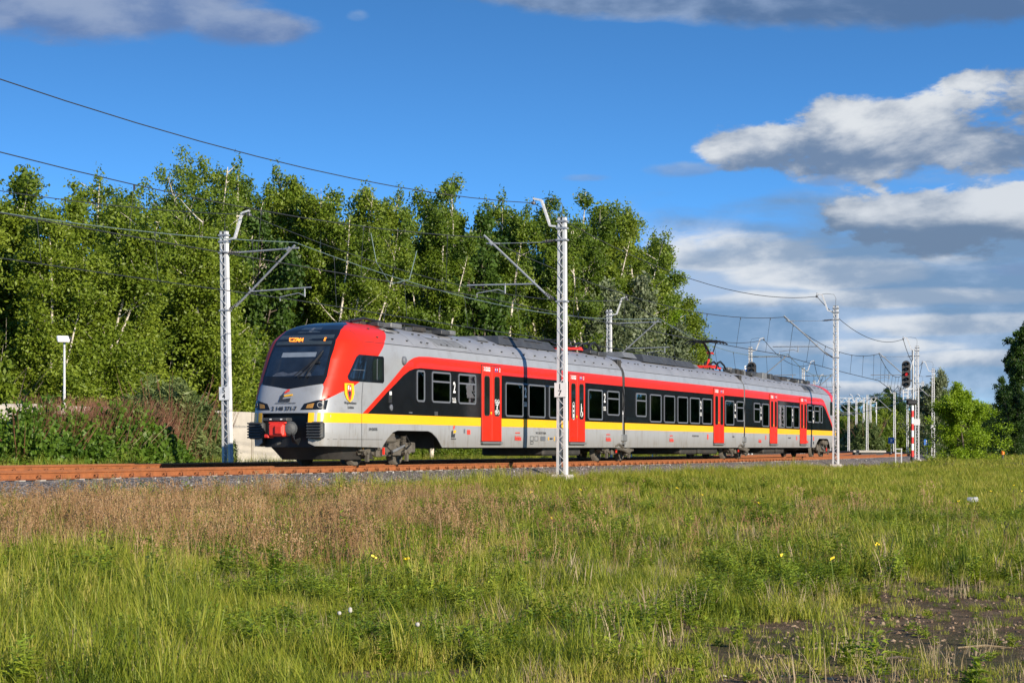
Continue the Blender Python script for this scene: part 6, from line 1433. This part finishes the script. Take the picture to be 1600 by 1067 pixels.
def scatter(name, label, cat, meshes, P, scl, kind='stuff', tilt=.12, sz=None):
    n = len(P)
    if n == 0: return
    coll = bpy.data.collections.new(name + '_kinds')
    for i, me in enumerate(meshes):
        o = bpy.data.objects.new('%s_kind_%02d' % (name, i), me); coll.objects.link(o)
    me = bpy.data.meshes.new(name); me.vertices.add(n); me.vertices.foreach_set('co', P.astype(np.float32).ravel())
    a = me.attributes.new('rot', 'FLOAT_VECTOR', 'POINT'); rot = np.stack([rng.normal(0, tilt, n), rng.normal(0, tilt, n), rng.uniform(0, 6.28, n)], 1); a.data.foreach_set('vector', rot.astype(np.float32).ravel())
    a = me.attributes.new('scl', 'FLOAT_VECTOR', 'POINT'); S3 = np.stack([scl, scl, scl if sz is None else sz], 1); a.data.foreach_set('vector', S3.astype(np.float32).ravel())
    a = me.attributes.new('pick', 'INT', 'POINT'); a.data.foreach_set('value', rng.integers(0, len(meshes), n).astype(np.int32))
    o = link(name, me); tag(o, label, cat, kind=kind)
    ng = bpy.data.node_groups.new(name + '_nodes', 'GeometryNodeTree'); ng.interface.new_socket('Geometry', in_out='INPUT', socket_type='NodeSocketGeometry'); ng.interface.new_socket('Geometry', in_out='OUTPUT', socket_type='NodeSocketGeometry')
    N = ng.nodes; gi = N.new('NodeGroupInput'); go = N.new('NodeGroupOutput'); ip = N.new('GeometryNodeInstanceOnPoints'); ci = N.new('GeometryNodeCollectionInfo'); ci.inputs['Collection'].default_value = coll; ci.inputs['Separate Children'].default_value = True; ci.inputs['Reset Children'].default_value = True
    def at_node(nm, ty): q = N.new('GeometryNodeInputNamedAttribute'); q.data_type = ty; q.inputs['Name'].default_value = nm; return q.outputs[0]
    Lk = ng.links; Lk.new(gi.outputs[0], ip.inputs['Points']); Lk.new(ci.outputs[0], ip.inputs['Instance']); ip.inputs['Pick Instance'].default_value = True
    Lk.new(at_node('pick', 'INT'), ip.inputs['Instance Index']); Lk.new(at_node('rot', 'FLOAT_VECTOR'), ip.inputs['Rotation']); Lk.new(at_node('scl', 'FLOAT_VECTOR'), ip.inputs['Scale']); Lk.new(ip.outputs[0], go.inputs[0])
    md = o.modifiers.new('scatter', 'NODES'); md.node_group = ng; return o
def frustum_pts(n, D0, D1, mx=.30, pw=1.0):
    D = np.sqrt(rng.uniform(D0 ** 2, D1 ** 2, n)); k = rng.uniform(-mx, mx, n); return k * D, D
def nz(X, Y, s, seed): return wob(X, Y, s, seed)
G_A = [blade_tuft('grass_a%d' % i, 46, .20, .08, [.22, .30, .18, .34, .26][i], .010, 'grass', 10 + i, .9) for i in range(5)]
G_LONG = [blade_tuft('grass_l%d' % i, 34, .14, .28, .60, .010, 'grass', 30 + i, .6, 4) for i in range(4)]
G_FAR = [blade_tuft('grass_f%d' % i, 34, .32, .10, .34, .020, 'grass', 50 + i, .8, 2) for i in range(4)]
G_DRYM = [blade_tuft('grass_d%d' % i, 22, .20, .18, .42, .007, 'straw', 60 + i, .7) for i in range(3)]
D_STK = [blade_tuft('stalk_%d' % i, 16, .22, .40, .85, .008, 'grass_dry', 70 + i, .35, 3, .10, .6) for i in range(4)]
D_FAR = [blade_tuft('stalkf_%d' % i, 14, .30, .40, .80, .013, 'grass_dry', 80 + i, .3, 2, .12, .6) for i in range(3)]
P_STK = [blade_tuft('pale_%d' % i, 8, .10, .22, .48, .012, 'straw', 90 + i, .35, 3, 0, .7) for i in range(4)]
W_A = [weed_tuft('weed_a%d' % i, 100 + i, .30, 7, lw=.045) for i in range(3)] + [weed_tuft('weed_b%d' % i, 110 + i, .42, 9, lw=.035) for i in range(3)]
W_BIG = [weed_tuft('weed_c%d' % i, 120 + i, .62, 16, lw=.055) for i in range(3)]
def soil_mask(X, Y):                  # 1 where bare soil shows, mostly at the lower right
    px = 800 + X / Y * 3000; py = 699 + 1.55 * 3000 / Y
    d = 1.5 * np.clip((px - 900) / 260, 0, 1) * np.clip((py - 860 - .12 * (1500 - px)) / 90, 0, 1) + .8 * np.clip((py - 985) / 50, 0, 1) * np.clip((px - 480) / 120, 0, 1) * (nz(X, Y, .9, 4) > -.1)
    return np.clip(d - .15 + 1.0 * nz(X, Y, .55, 9.) * (d > .02) + .5 * nz(X, Y, 1.7, 2.) * (d > .02), 0, 1)
def place(n, D0, D1, keep, mx=None):
    if mx is None: mx = .42 if D0 < 30 else .34; n = int(n * mx / .30)
    X, Y = frustum_pts(n, D0, D1, mx); wv = wdist(X, Y); k = keep(X, Y, wv) > rng.uniform(0, 1, len(X)); X, Y, wv = X[k], Y[k], wv[k]
    return np.stack([X, Y, zground(X, Y) - .01], 1), wv
edge = lambda wv: np.clip((wv - 2.35) / .5, 0, 1)
def green_keep(X, Y, wv): return edge(wv) * (1 - .93 * soil_mask(X, Y)) * (.75 + .5 * nz(X, Y, .8, 1.))
def scl_of(P, base, amp, s=.35, seed=6.): return base * (1 + amp * wob(P[:, 0], P[:, 1], s, seed)) * rng.uniform(.75, 1.25, len(P))
P1, w1 = place(9500, 11.5, 24, green_keep); s1 = scl_of(P1, .85, .6); s1 *= 1 - .45 * soil_mask(P1[:, 0], P1[:, 1])
scatter('near_grass', 'green meadow grass in the foreground', 'grass', G_A, P1, s1)
P1, w1 = place(16000, 24, 44, green_keep); scatter('middle_grass', 'green meadow grass in the middle of the field', 'grass', G_A + G_FAR[:2], P1, scl_of(P1, .95, .55))
P1, w1 = place(26000, 44, 95, lambda X, Y, wv: edge(wv) * .9 * (X / Y > -.1 - 0 * X)); scatter('far_grass', 'green grass of the far field up to the track', 'grass', G_FAR, P1, scl_of(P1, 1.0, .4))
P1, w1 = place(9000, 95, 260, lambda X, Y, wv: edge(wv) * (X / Y > .10)); scatter('farthest_grass', 'grass along the horizon of the field', 'grass', G_FAR, P1, scl_of(P1, 1.8, .3), sz=scl_of(P1, 1.1, .3))
# long lush grass at the lower left and beside the ballast
def long_keep(X, Y, wv):
    px = 800 + X / Y * 3000; py = 699 + 1.55 * 3000 / Y
    return edge(wv) * np.clip(.9 * ((px < 330) & (py > 900)) + .35 * (nz(X, Y, .45, 12.) > .18) + .5 * ((px > 1060) & (px < 1130) & (py > 1000)), 0, 1) * (1 - .9 * soil_mask(X, Y))
P1, w1 = place(5200, 11.5, 40, long_keep); scatter('long_grass', 'long lush grass tufts, thickest at the lower left', 'grass', G_LONG, P1, scl_of(P1, .9, .4))
P1, w1 = place(16000, 38, 95, lambda X, Y, wv: ((wv > 2.3) & (wv < 4.6)) * (.40 + .5 * (X / Y > -.09) + .8 * nz(X, Y, .35, 3.))); scatter('trackside_grass', 'bright grass tufts growing along the edge of the ballast', 'grass', G_LONG + G_FAR[:1], P1, scl_of(P1, .9, .5))
# dry stalk belt at the left
def dry_keep(X, Y, wv):
    px = 800 + X / Y * 3000; gy_ = 699 + 1.5 * 3000 / Y
    f = np.interp(px, [0, 500, 640, 800, 1000, 1600], [1, .9, .42, .16, .08, .03])
    return edge(wv - .6) * f * np.interp(Y + 2.5 * nz(X, Y, .3, 77.), [20, 24, 28.5, 50, 60, 90], [.0, .35, .9, .8, .5, .2]) * np.clip(.55 + 1.1 * nz(X, Y, .35, 8.), 0, 1)
P1, w1 = place(9000, 20, 44, dry_keep); scatter('dry_stalks', 'tall reddish brown dry stalks of the belt at the left', 'dry grass', D_STK, P1, scl_of(P1, .78, .25))
P1, w1 = place(9000, 44, 90, lambda X, Y, wv: dry_keep(X, Y, wv) * .55); scatter('far_dry_stalks', 'thinner brown dry stalks farther out in the field', 'dry grass', D_FAR, P1, scl_of(P1, .72, .25))
P1, w1 = place(6500, 12, 45, lambda X, Y, wv: edge(wv) * (1 - .8 * soil_mask(X, Y)) * np.clip(.30 + 1.1 * nz(X, Y, .5, 21.), 0, 1)); scatter('dry_undergrass', 'pale dry grass between the green tufts', 'dry grass', G_DRYM, P1, scl_of(P1, .8, .3))
P1, w1 = place(220, 12, 30, lambda X, Y, wv: (1 - .7 * soil_mask(X, Y)) * np.clip(.2 + 1.6 * nz(X, Y, .8, 31.), 0, 1) * (X / Y > -.13)); scatter('pale_stalks', 'pale broken stalks standing in small bunches', 'dry stalks', P_STK, P1, scl_of(P1, 1.0, .2))
P1, w1 = place(16000, 12, 42, lambda X, Y, wv: edge(wv) * np.clip(.25 + 1.6 * nz(X, Y, .42, 41.), 0, 1) * (1 - .95 * soil_mask(X, Y))); scatter('weeds', 'broad leaved weeds among the grass', 'weeds', W_A, P1, scl_of(P1, .85, .3))
P1, w1 = place(1500, 20, 60, lambda X, Y, wv: edge(wv) * np.clip(.0 + 1.5 * nz(X, Y, .3, 51.), 0, 1)); scatter('tall_weeds', 'tall dark green weed clumps', 'weeds', W_BIG, P1, scl_of(P1, .8, .3))
pp = [(px + rnd.gauss(0, 14), py + rnd.gauss(0, 5)) for px, py, n_ in ((1135, 905, 22), (1200, 905, 16), (1110, 960, 6), (60, 960, 8), (1400, 912, 5)) for _ in range(n_)]
Y = np.array([1.6 * 3000 / (b - 699) for a, b in pp]); X = np.array([(a - 800) / 3000 * y for (a, b), y in zip(pp, Y)]); P1 = np.stack([X, Y, zground(X, Y)], 1); scatter('goldenrod_clump', 'two tall leafy weed clumps before the bare soil', 'weeds', W_BIG, P1, np.full(len(P1), .62))
# beyond the tracks
P1, w1 = place(52000, 48, 125, lambda X, Y, wv: ((wv < -8.9) & (wv > -24)) * 1.0, .29); scatter('grass_beyond_tracks', 'green grass strip beyond the two tracks', 'grass', G_FAR + G_LONG[:1], P1, scl_of(P1, 1.0, .3), sz=scl_of(P1, 1.25, .3))
P1, w1 = place(16000, 40, 120, lambda X, Y, wv: ((wv < 2.6) & (wv > 1.4)) * .9 + .12 * ((wv < 1.4) & (wv > -8.5)), .30); P1[:, 2] = np.interp(w1, [-9, 1.75, 2.15, 2.75], [-.2, -.2, -.34, -.66]) + rng.uniform(0, .03, len(P1)); scatter('ballast_stones', 'loose grey ballast stones on the shoulder of the track', 'stones', [stone_me(i) for i in range(4)], P1, rng.uniform(.022, .045, len(P1)), tilt=1.0)
P1, w1 = place(700, 12, 26, lambda X, Y, wv: .6 * soil_mask(X, Y)); scatter('soil_sprouts', 'tiny green sprouts on the bare soil', 'sprouts', [weed_tuft('sprout_%d' % i, 140 + i, .10, 4, lw=.02) for i in range(3)], P1, rng.uniform(.5, 1.3, len(P1)))
M['clod'] = leaf_mat('soil_clod', [(.09, .055, .03), (.17, .11, .068), (.26, .18, .12), (.36, .27, .19)], 0, .8, .95)
P1, w1 = place(16000, 12, 28, lambda X, Y, wv: soil_mask(X, Y)); cl_ = [stone_me(20 + i) for i in range(4)]; [(m_.materials.clear(), m_.materials.append(M['clod'])) for m_ in cl_]; scatter('soil_clods', 'crumbly brown clods covering the bare soil', 'soil', cl_, P1, rng.uniform(.008, .035, len(P1)), tilt=1.0)
P1, w1 = place(2600, 12, 28, lambda X, Y, wv: soil_mask(X, Y) * np.clip(.3 + 1.4 * nz(X, Y, 1.3, 91.), 0, 1)); scatter('thin_soil_grass', 'short thin grass on the bare soil', 'grass', G_A[:3], P1, rng.uniform(.25, .6, len(P1)))
P1, w1 = place(500, 12, 26, lambda X, Y, wv: soil_mask(X, Y)); scatter('soil_pebbles', 'small clods and pebbles on the bare soil', 'stones', [stone_me(9)], P1, rng.uniform(.006, .022, len(P1)), tilt=1.0)
# small flowers and litter
def flower_me(mat, h, r_, n):
    mb = MB(); mb.mat('weed').tube([(0, 0, 0), (.01, 0, h)], .004, 3, False); mb.mat(mat)
    g = random.Random(3)
    for k in range(n): a = g.uniform(0, 6.28); q = r_ * g.random(); mb.box((math.cos(a) * q, math.sin(a) * q, h + g.uniform(-.02, .03)), (r_ * .7, r_ * .7, r_ * .6))
    me = mb.mesh('flower'); a_ = me.attributes.new('tone', 'FLOAT', 'FACE'); return me
P1, w1 = place(500, 18, 60, lambda X, Y, wv: edge(wv) * np.clip(-.28 + 1.6 * nz(X, Y, .5, 61.), 0, 1)); scatter('yellow_flowers', 'small yellow flowers in the grass', 'flowers', [flower_me('flower', .42, .03, 4)], P1, np.full(len(P1), 1.))
for k, (px, py) in enumerate(((405, 788), (545, 955), (528, 962), (650, 990), (545, 958))):
    Y_ = 1.35 * 3000 / (py + 30 - 699); X_ = (px - 800) / 3000 * Y_; z = float(zground(X_, Y_)[0])
    t = thing('dandelion', 'grey dandelion clock standing above the grass in the foreground', 'flower', Matrix.Translation((X_, Y_, z)), 'dandelion clocks'); mb = MB(); mb.tube([(0, 0, 0), (.01, 0, .38)], .003, 4, False); link('stem', mb.mesh('stem', 'weed'), t)
    bm = bmesh.new(); bmesh.ops.create_icosphere(bm, subdivisions=2, radius=.015); me = bpy.data.meshes.new('seed_head'); bm.to_mesh(me); bm.free(); me.materials.append(M['fluff']); link('seed_head', me, t, Matrix.Translation((.01, 0, .39)))
Y_ = 1.3 * 3000 / (788 - 699); X_ = (1520 - 800) / 3000 * Y_
mb = MB(); r_ = random.Random(2); vs = [(r_.uniform(-.14, .14), r_.uniform(-.06, .06), r_.uniform(0, .16)) for _ in range(14)]
bm = bmesh.new(); [bm.verts.new(v) for v in vs]; bmesh.ops.convex_hull(bm, input=bm.verts[:]); me = bpy.data.meshes.new('plastic_litter'); bm.to_mesh(me); bm.free(); me.materials.append(M['litter'])
tag(link('plastic_litter', me, None, Matrix.Translation((X_, Y_, float(zground(X_, Y_)[0]) + .22))), 'crumpled pale plastic scrap lying in the grass at the right', 'litter')
for k, (px, py, L_, lb) in enumerate(((1290, 1013, .28, 'short pale stick lying on the bare soil left of the longer one'), (1540, 1008, .45, 'long pale stick lying on the bare soil near the right edge'), (1405, 1026, .3, 'brown curved stick on the soil between the two pale ones'), (1290, 926, .4, 'thin dark twig at the upper edge of the bare soil'))):
    Y_ = 1.6 * 3000 / (py - 699); X_ = (px - 800) / 3000 * Y_; z = float(zground(X_, Y_)[0]); mb = MB(); mb.tube([(-L_ / 2, 0, 0), (0, .03, .015), (L_ / 2, -.02, .0)], [.008, .011, .006], 6)
    tag(link('fallen_stick', mb.mesh('fallen_stick', 'straw' if k < 2 else 'bark_dark'), None, Matrix.Translation((X_, Y_, z + .02))), lb, 'stick')
